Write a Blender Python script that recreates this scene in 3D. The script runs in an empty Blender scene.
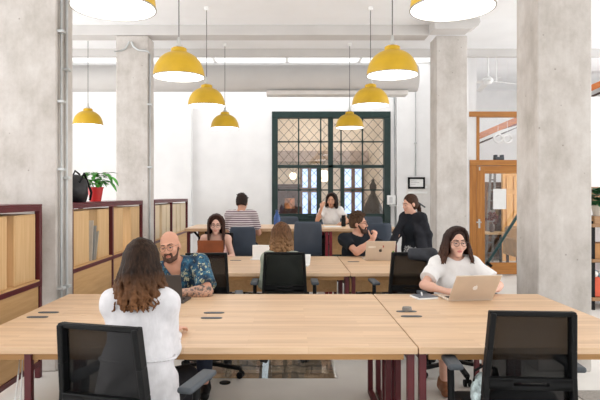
import bpy, math, random
import numpy as np
from mathutils import Vector, Matrix
random.seed(7); np.random.seed(7)
scene = bpy.context.scene
COL = scene.collection
PI = math.pi
F = 560.0; CX = 289.0; HY = 195.0; EYE = 1.5      # the lens, as pixels of the 600 px wide frame

def at(px, py, Y):
    "point that stands at depth Y and is seen at this pixel"
    return Vector(((px-CX)*Y/F, Y, EYE-(py-HY)*Y/F))
def atx(px, Y): return (px-CX)*Y/F

def lin(c):
    out = []
    for x in c[:3]:
        x = x/255.0
        out.append(x/12.92 if x <= .04045 else ((x+.055)/1.055)**2.4)
    return (out[0], out[1], out[2], 1.0)

# ------------------------------------------------------------------ materials
MATS = {}
def new_mat(name):
    m = bpy.data.materials.new(name); m.use_nodes = True
    nt = m.node_tree; b = nt.nodes['Principled BSDF']
    MATS[name] = m
    return m, nt, b
def N(nt, t, **kw):
    n = nt.nodes.new(t)
    for k, v in kw.items():
        if k in n.inputs: n.inputs[k].default_value = v
        else: setattr(n, k, v)
    return n
def ramp(nt, fac, stops):
    r = nt.nodes.new('ShaderNodeValToRGB')
    el = r.color_ramp.elements
    while len(el) < len(stops): el.new(.5)
    for e, (p, c) in zip(el, stops): e.position = p; e.color = lin(c)
    nt.links.new(fac, r.inputs[0]); return r.outputs[0]
def coords(nt, scale=(1,1,1), kind='Object'):
    tc = nt.nodes.new('ShaderNodeTexCoord'); mp = nt.nodes.new('ShaderNodeMapping')
    nt.links.new(tc.outputs[kind], mp.inputs[0]); mp.inputs['Scale'].default_value = scale
    return mp.outputs[0]
def noise(nt, vec, scale=5, detail=3, rough=.5):
    n = nt.nodes.new('ShaderNodeTexNoise'); n.inputs['Scale'].default_value = scale
    n.inputs['Detail'].default_value = detail; n.inputs['Roughness'].default_value = rough
    nt.links.new(vec, n.inputs['Vector']); return n.outputs['Fac']
def mixc(nt, a, b, fac, mode='MIX'):
    m = nt.nodes.new('ShaderNodeMix'); m.data_type = 'RGBA'; m.blend_type = mode
    for sock, val in ((m.inputs[0], fac), (m.inputs[6], a), (m.inputs[7], b)):
        if isinstance(val, (int, float)): sock.default_value = val
        elif isinstance(val, tuple): sock.default_value = lin(val)
        else: nt.links.new(val, sock)
    return m.outputs[2]
def bump(nt, b, h, strength=.2, dist=.01):
    n = nt.nodes.new('ShaderNodeBump'); n.inputs['Strength'].default_value = strength; n.inputs['Distance'].default_value = dist
    nt.links.new(h, n.inputs['Height']); nt.links.new(n.outputs[0], b.inputs['Normal'])

def plain(name, col, rough=.5, metal=0, var=.06, scale=8, bmp=0, spec=.5, stretch=(1,1,1)):
    m, nt, b = new_mat(name)
    b.inputs['Roughness'].default_value = rough; b.inputs['Metallic'].default_value = metal
    b.inputs['Specular IOR Level'].default_value = spec
    n = noise(nt, coords(nt, stretch), scale, 4)
    lo = tuple(max(0, c*(1-var)) for c in col); hi = tuple(min(255, c*(1+var)) for c in col)
    nt.links.new(ramp(nt, n, [(.3, lo), (.7, hi)]), b.inputs['Base Color'])
    if bmp: bump(nt, b, n, bmp, .006)
    return m
def emit(name, col, strength):
    m, nt, b = new_mat(name)
    b.inputs['Base Color'].default_value = lin(col)
    b.inputs['Emission Color'].default_value = lin(col); b.inputs['Emission Strength'].default_value = strength
    return m
def wood(name, c1, c2, along='X', stave=.0, rough=.45, grain=1.0):
    m, nt, b = new_mat(name); b.inputs['Roughness'].default_value = rough
    st = {'X': (.9,14,14), 'Y': (14,.9,14), 'Z': (14,14,.9)}[along]
    v = coords(nt, st)
    n = noise(nt, v, 2.2*grain, 5, .6)
    c = ramp(nt, n, [(.3, c1), (.72, c2)])
    if stave:
        tc = nt.nodes.new('ShaderNodeTexCoord')
        br = nt.nodes.new('ShaderNodeTexBrick'); nt.links.new(tc.outputs['Object'], br.inputs['Vector'])
        br.inputs['Scale'].default_value = 1.0; br.inputs['Brick Width'].default_value = .62; br.inputs['Row Height'].default_value = stave
        br.inputs['Mortar Size'].default_value = .0012; br.inputs['Mortar Smooth'].default_value = .8; br.inputs['Bias'].default_value = 0
        br.inputs['Color1'].default_value = (.80,.76,.72,1); br.inputs['Color2'].default_value = (1.0,1.0,1.0,1); br.inputs['Mortar'].default_value = (.78,.7,.62,1)
        c = mixc(nt, c, br.outputs['Color'], .75, 'MULTIPLY')
    nt.links.new(c, b.inputs['Base Color'])
    bump(nt, b, n, .05, .003)
    return m
def concrete(name, c1, c2, c3):
    m, nt, b = new_mat(name); b.inputs['Roughness'].default_value = .85; b.inputs['Specular IOR Level'].default_value = .25
    big = noise(nt, coords(nt, (1,1,.75)), 3.4, 8, .68)
    streak = noise(nt, coords(nt, (9,9,.5)), 1.6, 4, .6)
    fine = noise(nt, coords(nt), 45, 4, .7)
    c = ramp(nt, big, [(.3, c1), (.5, c2), (.72, c3)])
    c = mixc(nt, c, ramp(nt, streak, [(.35, (206,199,190)), (.65, (255,255,255))]), .14, 'MULTIPLY')
    vo = nt.nodes.new('ShaderNodeTexVoronoi'); vo.inputs['Scale'].default_value = 7.0
    nt.links.new(coords(nt), vo.inputs['Vector'])
    pit = ramp(nt, vo.outputs['Distance'], [(.03, (130,118,106)), (.07, (255,255,255))])
    c = mixc(nt, c, pit, .5, 'MULTIPLY')
    nt.links.new(c, b.inputs['Base Color'])
    s = nt.nodes.new('ShaderNodeMath'); s.operation = 'ADD'
    nt.links.new(big, s.inputs[0]); nt.links.new(fine, s.inputs[1])
    bump(nt, b, s.outputs[0], .25, .012)
    return m
def glassy(name, col=(255,255,255), alpha=.12, rough=.02):
    m = bpy.data.materials.new(name); m.use_nodes = True; nt = m.node_tree; nt.nodes.clear()
    o = nt.nodes.new('ShaderNodeOutputMaterial'); t = nt.nodes.new('ShaderNodeBsdfTransparent'); g = nt.nodes.new('ShaderNodeBsdfGlossy')
    t.inputs[0].default_value = lin(col); g.inputs['Roughness'].default_value = rough
    lw = nt.nodes.new('ShaderNodeLayerWeight'); lw.inputs[0].default_value = .25
    mx = nt.nodes.new('ShaderNodeMixShader'); mu = nt.nodes.new('ShaderNodeMath'); mu.operation = 'MULTIPLY_ADD'
    mu.inputs[1].default_value = .5; mu.inputs[2].default_value = alpha
    nt.links.new(lw.outputs['Fresnel'], mu.inputs[0]); nt.links.new(mu.outputs[0], mx.inputs[0])
    nt.links.new(t.outputs[0], mx.inputs[1]); nt.links.new(g.outputs[0], mx.inputs[2]); nt.links.new(mx.outputs[0], o.inputs[0])
    MATS[name] = m; return m
def netting(name, col, open_=.38):
    m = bpy.data.materials.new(name); m.use_nodes = True; nt = m.node_tree
    b = nt.nodes['Principled BSDF']; b.inputs['Base Color'].default_value = lin(col); b.inputs['Roughness'].default_value = .8
    b.inputs['Specular IOR Level'].default_value = .2
    o = nt.nodes['Material Output']
    t = nt.nodes.new('ShaderNodeBsdfTransparent'); mx = nt.nodes.new('ShaderNodeMixShader')
    ck = nt.nodes.new('ShaderNodeTexChecker'); nt.links.new(coords(nt), ck.inputs['Vector']); ck.inputs['Scale'].default_value = 420
    mu = nt.nodes.new('ShaderNodeMath'); mu.operation = 'MULTIPLY_ADD'; mu.inputs[1].default_value = .12; mu.inputs[2].default_value = open_-.06
    nt.links.new(ck.outputs['Fac'], mu.inputs[0])
    nt.links.new(mu.outputs[0], mx.inputs[0]); nt.links.new(b.outputs[0], mx.inputs[1]); nt.links.new(t.outputs[0], mx.inputs[2])
    nt.links.new(mx.outputs[0], o.inputs[0]); MATS[name] = m; return m

# ------------------------------------------------------------------ things
def tag(o, label=None, cat=None, group=None, kind=None):
    if label: o['label'] = label
    if cat: o['category'] = cat
    if group: o['group'] = group
    if kind: o['kind'] = kind
    return o
def thing(name, label, cat, loc=(0,0,0), rz=0, group=None):
    o = bpy.data.objects.new(name, None); COL.objects.link(o); o.empty_display_size = .1
    o.location = loc; o.rotation_euler = (0,0,rz)
    return tag(o, label, cat, group)
def dup(o, parent=None, loc=None, rz=None, label=None):
    c = o.copy(); COL.objects.link(c)
    if parent: c.parent = parent; c.matrix_parent_inverse = o.matrix_parent_inverse.copy()
    if parent is None: c.scale = (1,1,1)
    if loc is not None: c.location = loc
    if rz is not None: c.rotation_euler = (0,0,rz)
    if label: c['label'] = label
    for ch in list(o.children): dup(ch, c)
    return c

def frame_of(d):
    d = Vector(d).normalized()
    a = Vector((0,0,1)) if abs(d.z) < .9 else Vector((1,0,0))
    x = d.cross(a).normalized(); y = x.cross(d).normalized()
    return x, y, d

class MB:
    def __init__(s): s.v = []; s.f = []; s.m = []
    def _add(s, vs, fs, mi=0):
        n = len(s.v); s.v += [tuple(v) for v in vs]; s.f += [tuple(i+n for i in f) for f in fs]; s.m += [mi]*len(fs)
        return s
    def box(s, a, b, mi=0, M=None):
        x0,y0,z0 = a; x1,y1,z1 = b
        vs = [Vector(p) for p in ((x0,y0,z0),(x1,y0,z0),(x1,y1,z0),(x0,y1,z0),(x0,y0,z1),(x1,y0,z1),(x1,y1,z1),(x0,y1,z1))]
        if M is not None: vs = [M @ v for v in vs]
        return s._add(vs, [(0,3,2,1),(4,5,6,7),(0,1,5,4),(1,2,6,5),(2,3,7,6),(3,0,4,7)], mi)
    def bar(s, p, q, w, h, mi=0, up=None):
        p, q = Vector(p), Vector(q); d = (q-p).normalized()
        up = Vector(up) if up else (Vector((0,0,1)) if abs(d.z) < .9 else Vector((0,1,0)))
        x = d.cross(up).normalized(); y = x.cross(d).normalized()
        vs = []
        for c in (p, q):
            for sx, sy in ((-1,-1),(1,-1),(1,1),(-1,1)): vs.append(c + x*sx*w/2 + y*sy*h/2)
        return s._add(vs, [(3,2,1,0),(4,5,6,7),(0,1,5,4),(1,2,6,5),(2,3,7,6),(3,0,4,7)], mi)
    def cyl(s, p, q, r0, r1=None, n=16, mi=0):
        r1 = r0 if r1 is None else r1
        p, q = Vector(p), Vector(q); x, y, d = frame_of(q-p)
        vs = []
        for c, r in ((p, r0), (q, r1)):
            for k in range(n): a = 2*PI*k/n; vs.append(c + x*math.cos(a)*r + y*math.sin(a)*r)
        fs = [(k, k+n, (k+1) % n+n, (k+1) % n) for k in range(n)] + [tuple(range(n)), tuple(range(2*n-1, n-1, -1))]
        return s._add(vs, fs, mi)
    def tube(s, path, r, n=8, mi=0, closed=False):
        P = [Vector(p) for p in path]; m = len(P)
        R = r if isinstance(r, (list, tuple)) else [r]*m
        vs = []; prev = None
        for i in range(m):
            if closed: d = P[(i+1) % m]-P[i-1]
            else: d = P[min(i+1, m-1)]-P[max(i-1, 0)]
            d.normalize()
            if prev is None: x, y, _ = frame_of(d)
            else:
                x = prev-d*prev.dot(d); x.normalize(); y = d.cross(x)
            prev = x
            for k in range(n): a = 2*PI*k/n; vs.append(P[i] + x*math.cos(a)*R[i] + y*math.sin(a)*R[i])
        fs = []
        for i in range(m if closed else m-1):
            j = (i+1) % m
            for k in range(n): fs.append((i*n+k, i*n+(k+1) % n, j*n+(k+1) % n, j*n+k))
        if not closed: fs += [tuple(range(n-1, -1, -1)), tuple(range((m-1)*n, m*n))]
        return s._add(vs, fs, mi)
    def lathe(s, prof, c=(0,0,0), n=28, mi=0, close=False, cap0=True):
        c = Vector(c); vs = []; m = len(prof)
        for r, z in prof:
            for k in range(n): a = 2*PI*k/n; vs.append(c + Vector((math.cos(a)*r, math.sin(a)*r, z)))
        fs = []
        for i in range(m if close else m-1):
            j = (i+1) % m
            for k in range(n): fs.append((i*n+k, i*n+(k+1) % n, j*n+(k+1) % n, j*n+k))
        if not close:
            if prof[0][0] > 1e-4 and cap0: fs.append(tuple(range(n-1, -1, -1)))
            if prof[-1][0] > 1e-4: fs.append(tuple(range((m-1)*n, m*n)))
        return s._add(vs, fs, mi)
    def ball(s, c, r, n=14, mi=0):
        c = Vector(c); R = r if isinstance(r, (tuple, list)) else (r, r, r); vs = []; m = n//2
        for i in range(m+1):
            t = PI*i/m
            for k in range(n): a = 2*PI*k/n; vs.append(c + Vector((math.sin(t)*math.cos(a)*R[0], math.sin(t)*math.sin(a)*R[1], -math.cos(t)*R[2])))
        fs = []
        for i in range(m):
            for k in range(n): fs.append((i*n+k, i*n+(k+1) % n, (i+1)*n+(k+1) % n, (i+1)*n+k))
        return s._add(vs, fs, mi)
    def poly(s, pts, thick, mi=0):
        "a polygon given as 3-D points, thickened along its normal"
        P = [Vector(p) for p in pts]; nrm = (P[1]-P[0]).cross(P[2]-P[0]).normalized(); n = len(P)
        vs = P + [p+nrm*thick for p in P]
        return s._add(vs, [tuple(range(n-1, -1, -1)), tuple(range(n, 2*n))] + [(k, (k+1) % n, (k+1) % n+n, k+n) for k in range(n)], mi)
    def build(s, name, mats, parent=None, bevel=0, seg=2, smooth=True, sharp=.7):
        me = bpy.data.meshes.new(name); me.from_pydata(s.v, [], s.f); me.validate()
        mats = mats if isinstance(mats, (list, tuple)) else [mats]
        for m in mats: me.materials.append(m)
        if len(mats) > 1 and len(me.polygons) == len(s.m): me.polygons.foreach_set('material_index', s.m)
        if smooth:
            me.polygons.foreach_set('use_smooth', [True]*len(me.polygons))
            try: me.set_sharp_from_angle(angle=sharp)
            except Exception: pass
        me.update()
        o = bpy.data.objects.new(name, me); COL.objects.link(o)
        if parent: o.parent = parent
        if bevel:
            b = o.modifiers.new('bevel', 'BEVEL'); b.width = bevel; b.segments = seg; b.limit_method = 'ANGLE'; b.angle_limit = .6
        return o
def struct(mb, name, mat, bevel=0, **kw): return tag(mb.build(name, mat, None, bevel, **kw), kind='structure')

# ------------------------------------------------------------------ organic shapes: blended solids on a grid, skinned
def unit(v): v = np.asarray(v, float); return v/np.linalg.norm(v)
def rotm(axis, a): return np.array(Matrix.Rotation(a, 3, Vector(axis)))
class SDF:
    def __init__(s): s.p = []
    def cap(s, a, b, ra, rb=None, mat=0, k=.02, op='u', cuta=False, cutb=False):
        s.p.append(('c', np.asarray(a, float), np.asarray(b, float), ra, ra if rb is None else rb, mat, k, op, cuta, cutb)); return s
    def ell(s, c, r, R=None, mat=0, k=.02, op='u'):
        s.p.append(('e', np.asarray(c, float), np.asarray(r, float), np.eye(3) if R is None else np.asarray(R, float), None, mat, k, op, 0, 0)); return s
    def chain(s, pts, r0, r1, mat=0, k=.01):
        n = len(pts)-1
        for i in range(n): s.cap(pts[i], pts[i+1], r0+(r1-r0)*i/n, r0+(r1-r0)*(i+1)/n, mat, k)
        return s
    def mesh(s, vs, warp=None):
        lo = np.full(3, 1e9); hi = -lo
        bbs = []
        for p in s.p:
            if p[0] == 'c':
                R = max(p[3], p[4]); a = np.minimum(p[1], p[2])-R; b = np.maximum(p[1], p[2])+R
            else:
                e = np.sqrt(((p[3]*p[2])**2).sum(1)); a = p[1]-e; b = p[1]+e
            bbs.append((a, b))
            if p[7] == 'u': lo = np.minimum(lo, a); hi = np.maximum(hi, b)
        lo -= 4*vs; hi += 4*vs
        n = np.ceil((hi-lo)/vs).astype(int)+1
        ax = [lo[i]+vs*np.arange(n[i]) for i in range(3)]
        D = np.full(n, .06, np.float32); RAW = np.full(n, 1e3, np.float32); LAB = np.zeros(n, np.int8)
        for p, (a, b) in zip(s.p, bbs):
            kk = p[6]; m = kk+3*vs
            i0 = np.maximum(0, np.floor((a-m-lo)/vs).astype(int)); i1 = np.minimum(n, np.ceil((b+m-lo)/vs).astype(int)+1)
            if (i1 <= i0).any(): continue
            sl = tuple(slice(i0[i], i1[i]) for i in range(3))
            X, Y, Z = np.meshgrid(*[ax[i][sl[i]] for i in range(3)], indexing='ij')
            if p[0] == 'c':
                A, B = p[1], p[2]; d = B-A; L2 = max(d@d, 1e-12)
                t = ((X-A[0])*d[0]+(Y-A[1])*d[1]+(Z-A[2])*d[2])/L2
                h = np.clip(t, 0, 1)
                dist = np.sqrt((X-A[0]-h*d[0])**2+(Y-A[1]-h*d[1])**2+(Z-A[2]-h*d[2])**2)-(p[3]+(p[4]-p[3])*h)
                L = math.sqrt(L2)
                if p[8]: dist = np.maximum(dist, -t*L)
                if p[9]: dist = np.maximum(dist, (t-1)*L)
            else:
                q = np.stack([X-p[1][0], Y-p[1][1], Z-p[1][2]], -1)@p[3]
                k0 = np.sqrt(((q/p[2])**2).sum(-1)); k1 = np.sqrt(((q/p[2]**2)**2).sum(-1))
                dist = k0*(k0-1)/np.maximum(k1, 1e-6)
            dist = dist.astype(np.float32); cur = D[sl]
            if p[7] == 'u':
                h = np.maximum(kk-np.abs(cur-dist), 0); D[sl] = np.minimum(cur, dist)-h*h/(4*max(kk, 1e-6))
                w = dist < RAW[sl]+1e-5
                RAW[sl] = np.where(w, dist, RAW[sl]); LAB[sl] = np.where(w, p[5], LAB[sl])
            elif p[7] == 'paint':
                LAB[sl] = np.where(dist < 0, p[5], LAB[sl])
            else:
                dd = -dist; h = np.maximum(kk-np.abs(cur-dd), 0); D[sl] = np.maximum(cur, dd)+h*h/(4*max(kk, 1e-6))
        if warp is not None:
            X, Y, Z = np.meshgrid(*ax, indexing='ij'); D = D+warp(X, Y, Z).astype(np.float32)
        ins = D < 0
        c = np.zeros(tuple(n-1), np.int8)
        for i in (0,1):
            for j in (0,1):
                for k in (0,1): c += ins[i:n[0]-1+i, j:n[1]-1+j, k:n[2]-1+k]
        act = (c > 0) & (c < 8)
        idx = np.full(c.shape, -1, np.int64); cells = np.argwhere(act); idx[act] = np.arange(len(cells))
        acc = np.zeros((len(cells), 3)); cnt = np.zeros(len(cells))
        offs = [(i,j,k) for i in (0,1) for j in (0,1) for k in (0,1)]
        val = {o: D[cells[:,0]+o[0], cells[:,1]+o[1], cells[:,2]+o[2]] for o in offs}
        for o in offs:
            for axn in range(3):
                if o[axn]: continue
                o2 = list(o); o2[axn] = 1; o2 = tuple(o2)
                v0, v1 = val[o], val[o2]; w = (v0 < 0) != (v1 < 0)
                t = np.where(w, v0/np.where(w, v0-v1, 1), 0)
                pt = np.tile(np.array(o, float), (len(cells), 1)); pt[:,axn] = t
                acc[w] += pt[w]; cnt += w
        V = lo+vs*(cells+acc/np.maximum(cnt, 1)[:,None])
        labv = LAB[cells[:,0], cells[:,1], cells[:,2]]
        Fs = []
        for axn in range(3):
            u, w = (axn+1) % 3, (axn+2) % 3
            s0 = [slice(1, n[i]-1) for i in range(3)]; s0[axn] = slice(0, n[axn]-1)
            s1 = list(s0); s1[axn] = slice(1, n[axn])
            A = ins[tuple(s0)]; B = ins[tuple(s1)]
            e = np.argwhere(A != B)
            if not len(e): continue
            flip = A[e[:,0], e[:,1], e[:,2]]
            off = np.array([1,1,1]); off[axn] = 0
            g = e+off
            du = np.zeros(3, int); du[u] = 1; dw = np.zeros(3, int); dw[w] = 1
            q = [idx[tuple((g-x).T)] for x in (du+dw, dw, 0*du, du)]
            Q = np.stack(q, 1); Q[~flip] = Q[~flip][:, ::-1]
            Fs.append(Q)
        Q = np.concatenate(Fs)
        Q = Q[(Q >= 0).all(1)]
        return V, Q, labv[Q[:,0]]
    def build(s, name, mats, parent=None, vs=.006, warp=None, relax=1):
        V, Q, lab = s.mesh(vs, warp)
        for _ in range(relax):
            acc = np.zeros_like(V); c = np.zeros(len(V))
            for a, b in ((0,1),(1,2),(2,3),(3,0)):
                np.add.at(acc, Q[:,a], V[Q[:,b]]); np.add.at(c, Q[:,a], 1)
                np.add.at(acc, Q[:,b], V[Q[:,a]]); np.add.at(c, Q[:,b], 1)
            V = V*.5+.5*acc/np.maximum(c, 1)[:,None]
        me = bpy.data.meshes.new(name)
        me.vertices.add(len(V)); me.vertices.foreach_set('co', V.astype(np.float32).ravel())
        me.loops.add(len(Q)*4); me.loops.foreach_set('vertex_index', Q.astype(np.int32).ravel())
        me.polygons.add(len(Q)); me.polygons.foreach_set('loop_start', np.arange(0, len(Q)*4, 4, dtype=np.int32))
        mats = mats if isinstance(mats, (list, tuple)) else [mats]
        for m in mats: me.materials.append(m)
        if len(mats) > 1: me.polygons.foreach_set('material_index', np.clip(lab, 0, len(mats)-1).astype(np.int32))
        me.polygons.foreach_set('use_smooth', np.ones(len(Q), bool))
        me.update(calc_edges=True); me.validate()
        o = bpy.data.objects.new(name, me); COL.objects.link(o)
        if parent: o.parent = parent
        return o
# ------------------------------------------------------------------ palette
wall_m = plain('white_wall', (237,236,235), .8, var=.015, scale=3)
ceil_m = plain('white_ceiling', (247,248,249), .8, var=.01, scale=2)
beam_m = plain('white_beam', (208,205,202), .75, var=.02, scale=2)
col_m = concrete('raw_concrete', (177,171,163), (199,193,187), (215,211,206))
floor_m = plain('pale_floor', (222,219,213), .42, var=.025, scale=2.2)
table_m = wood('lamella_top', (213,177,140), (230,198,164), 'X', .043, .42)
edge_m = wood('lamella_edge', (205,158,98), (222,178,120), 'X', 0, .5)
rail_m = wood('under_rail', (176,130,78), (196,150,95), 'X', 0, .55)
ply_m = wood('plywood', (204,164,112), (222,186,138), 'Z', 0, .55)
ply2_m = wood('plywood_panel', (196,152,100), (214,174,122), 'Y', 0, .55)
pine_m = wood('pine_frame', (160,100,38), (192,130,60), 'Z', 0, .45)
pine2_m = wood('pine_rail', (164,104,42), (196,134,64), 'X', 0, .45)
door2_m = wood('warm_door', (220,160,90), (240,190,125), 'Z', 0, .45)
red_m = plain('dark_red_steel', (86,20,28), .4, var=.06)
red2_m = plain('bright_red_steel', (122,28,40), .4, var=.05)
green_m = plain('dark_green_steel', (20,46,43), .4, var=.08)
lead_m = plain('lattice_lead', (86,76,70), .5)
steel_m = plain('galvanised_pipe', (200,203,202), .4, .25, var=.05)
black_m = plain('black_plastic', (12,13,14), .55, var=.1, spec=.2)
grey_m = plain('dark_grey_pad', (70,76,82), .55, var=.06)
blue_m = plain('slate_shell', (62,72,86), .5, var=.05)
white_m = plain('white_paint', (240,240,238), .5, var=.01)
yellow_m = plain('yellow_enamel', (204,163,26), .4, var=.03)
shade_in_m = plain('white_enamel', (250,250,248), .4, var=.005)
bulb_m = emit('lit_diffuser', (255,252,247), 4.0)
net_m = netting('black_netting', (11,12,13), .24)
glass_m = glassy('pane_glass', alpha=.05)
alu_m = plain('pale_gold_aluminium', (212,198,181), .4, .2, var=.02)
dark_alu_m = plain('dark_grey_aluminium', (66,64,64), .4, .3, var=.03)
key_m = plain('keyboard_deck', (196,192,188), .45, .2, var=.03)
screen_m = plain('dark_screen', (18,19,22), .15)
stone_m, _nt, _b = new_mat('old_stone_blocks')
_b.inputs['Roughness'].default_value = .9
_tc = _nt.nodes.new('ShaderNodeTexCoord'); _mp = _nt.nodes.new('ShaderNodeMapping'); _mp.inputs['Rotation'].default_value = (PI/2, 0, 0)
_nt.links.new(_tc.outputs['Object'], _mp.inputs[0])
_br = _nt.nodes.new('ShaderNodeTexBrick'); _br.inputs['Scale'].default_value = 1; _br.inputs['Brick Width'].default_value = .24; _br.inputs['Row Height'].default_value = .075
_br.inputs['Mortar Size'].default_value = .009; _br.inputs['Color1'].default_value = lin((150,136,116)); _br.inputs['Color2'].default_value = lin((108,96,82)); _br.inputs['Mortar'].default_value = lin((84,76,66))
_nz = _nt.nodes.new('ShaderNodeTexNoise'); _nz.inputs['Scale'].default_value = 6; _nt.links.new(_mp.outputs[0], _nz.inputs['Vector'])
_dist = _nt.nodes.new('ShaderNodeMix'); _dist.data_type = 'VECTOR'; _dist.inputs[0].default_value = .06
_nt.links.new(_mp.outputs[0], _dist.inputs[4]); _nt.links.new(_nz.outputs['Color'], _dist.inputs[5]); _nt.links.new(_dist.outputs[1], _br.inputs['Vector'])
_nt.links.new(mixc(_nt, _br.outputs['Color'], ramp(_nt, noise(_nt, coords(_nt), 14, 5), [(.3,(150,140,130)),(.7,(255,250,245))]), .7, 'MULTIPLY'), _b.inputs['Base Color'])
bump(_nt, _b, _br.outputs['Fac'], -.6, .02)

# ------------------------------------------------------------------ camera
cam = bpy.data.cameras.new('camera'); co = bpy.data.objects.new('camera', cam); COL.objects.link(co)
co.location = (0,0,EYE); co.rotation_euler = (PI/2,0,0)
cam.sensor_width = 36; cam.lens = F/600*36; cam.shift_x = (300-CX)/600; cam.shift_y = (HY-200)/600; cam.clip_end = 100
scene.camera = co

# ------------------------------------------------------------------ shell
XL, XR, YB, YE = -6.0, 8.6, -4.0, 15.0
PX0, PX1, PY0, PY1 = -.95, .40, 4.58, 5.6
b = MB()
for a, c in (((XL,YB),(XR,PY0)), ((XL,PY1),(XR,YE+3)), ((XL,PY0),(PX0,PY1)), ((PX1,PY0),(XR,PY1))):
    b.box((a[0],a[1],-.08), (c[0],c[1],0))
struct(b, 'floor', floor_m, smooth=False)
b = MB(); b.box((PX0-.1,PY1,-.9),(PX1+.1,PY1+.12,-.0801)); b.box((PX0-.12,PY0,-.9),(PX0,PY1,-.0801)); b.box((PX1,PY0,-.9),(PX1+.12,PY1,-.0801)); b.box((PX0-.1,PY0-.12,-.9),(PX1+.1,PY0,-.0801)); b.box((PX0,PY0,-.9),(PX1,PY1,-.8))
struct(b, 'trim_1', stone_m, smooth=False)
b = MB(); b.box((PX0,PY0,-.022),(PX1,PY1,-.004))
struct(b, 'window_4', glass_m, smooth=False)
b = MB(); b.bar((-.27,PY1-.1,-.8),(-.22,PY1-.1,-.03),.06,.02)
struct(b, 'trim_2', plain('glass_fin', (200,214,222), .15, var=.03))
b = MB(); b.box((XL,YB,3.78),(XR,7.2,3.98)); b.box((XL,7.2,3.93),(XR,9.62,4.1)); b.box((XL,9.62,4.3),(XR,10.5,4.4)); b.box((XL,11.9,4.3),(XR,YE+3,4.4)); b.box((XL,10.5,4.3),(-4.6,11.9,4.4)); b.box((3.0,10.5,4.3),(XR,11.9,4.4)); b.box((XL,9.6,3.94),(XR,9.64,4.3))
struct(b, 'ceiling', ceil_m, smooth=False)
f = MB()
for k in range(6): x = -4.6+7.6*k/5; f.box((x-.03,10.5,4.31),(x+.03,11.9,4.39))
for y in (10.5,11.87): f.box((-4.6,y,4.31),(3.0,y+.03,4.39))
struct(f, 'window_20', white_m, smooth=False)
b = MB(); WX0, WX1, WZ = atx(272,12), atx(390,12), 3.27
b.box((XL,12,0),(WX0,12.25,4.3)); b.box((WX1,12,0),(3.35,12.25,4.3)); b.box((WX0,12,WZ),(WX1,12.25,4.3))
b.box((atx(155,11.8),11.8,0),(atx(191,11.8),12,4.3))                                  # shallow pilaster behind the shelves
b.box((atx(397,11.9),11.9,0),(atx(437,11.9),12,4.3))
struct(b, 'wall_back', wall_m, smooth=False)
b = MB(); b.box((3.35,10.45,0),(3.5,YE+3,4.3)); struct(b, 'wall_inner', wall_m, smooth=False)
b = MB(); b.box((3.5,15,0),(XR,15.2,4.3)); struct(b, 'wall_workshop', wall_m, smooth=False)
# side walls with tall openings that let the daylight in
def pierced(x0, x1, name, openings):
    b = MB(); ys = YB
    for (a, c) in openings:
        b.box((x0,ys,0),(x1,a,4.3)); b.box((x0,a,0),(x1,c,.35)); b.box((x0,a,3.7),(x1,c,4.3)); ys = c
    b.box((x0,ys,0),(x1,YE+3,4.3)); struct(b, name, wall_m, smooth=False)
OP = [(-3.6,-.4),(.2,3.4),(4.0,7.4),(8.0,11.6)]
pierced(XL-.2, XL, 'wall_left', OP)
pierced(XR, XR+.2, 'wall_right', OP)
n_ = 5
for x in (XL-.1, XR+.1):
    for a, c in OP:
        f = MB(); f.box((x-.04,a,.35),(x+.04,a+.06,3.7)); f.box((x-.04,c-.06,.35),(x+.04,c,3.7)); f.box((x-.04,a,3.64),(x+.04,c,3.7)); f.box((x-.04,a,.35),(x+.04,c,.41))
        f.box((x-.03,(a+c)/2-.03,.35),(x+.03,(a+c)/2+.03,3.7)); f.box((x-.03,a,2.4),(x+.03,c,2.46))
        struct(f, 'window_%d' % n_, white_m, smooth=False); n_ += 1
# beams
cap_p = [(2.0,3.93),(2.62,3.93),(2.63,3.88),(2.60,3.83),(2.53,3.81),(2.51,3.786),(2.0,3.786)]
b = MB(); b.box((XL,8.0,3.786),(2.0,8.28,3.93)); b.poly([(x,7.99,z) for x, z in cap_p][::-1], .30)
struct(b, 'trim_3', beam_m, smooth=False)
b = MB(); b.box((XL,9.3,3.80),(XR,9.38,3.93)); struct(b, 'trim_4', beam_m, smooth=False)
# round duct with its tray
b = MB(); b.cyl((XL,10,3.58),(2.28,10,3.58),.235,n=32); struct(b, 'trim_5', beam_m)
for x in (-5.2,-3.9,-2.6,-1.3,0,1.3):
    pass
b = MB(); b.box((-.4,9.86,3.27),(2.1,10.14,3.345)); struct(b, 'trim_6', plain('tray_metal', (228,224,219), .5, var=.02), .01)
# columns
def column(x0, x1, y0, y1, z1, name):
    b = MB(); b.box((x0,y0,0),(x1,y1,z1)); struct(b, name, col_m, .012)
column(-2.62,-1.975,4.75,5.12,3.78,'wall_column_left')
column(2.11,2.57,4.75,5.2,3.78,'wall_column_right')
column(-2.48,-2.02,8.02,8.38,3.785,'wall_column_left_far')
column(2.11,2.555,8.02,8.38,3.785,'wall_column_right_far')

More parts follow.
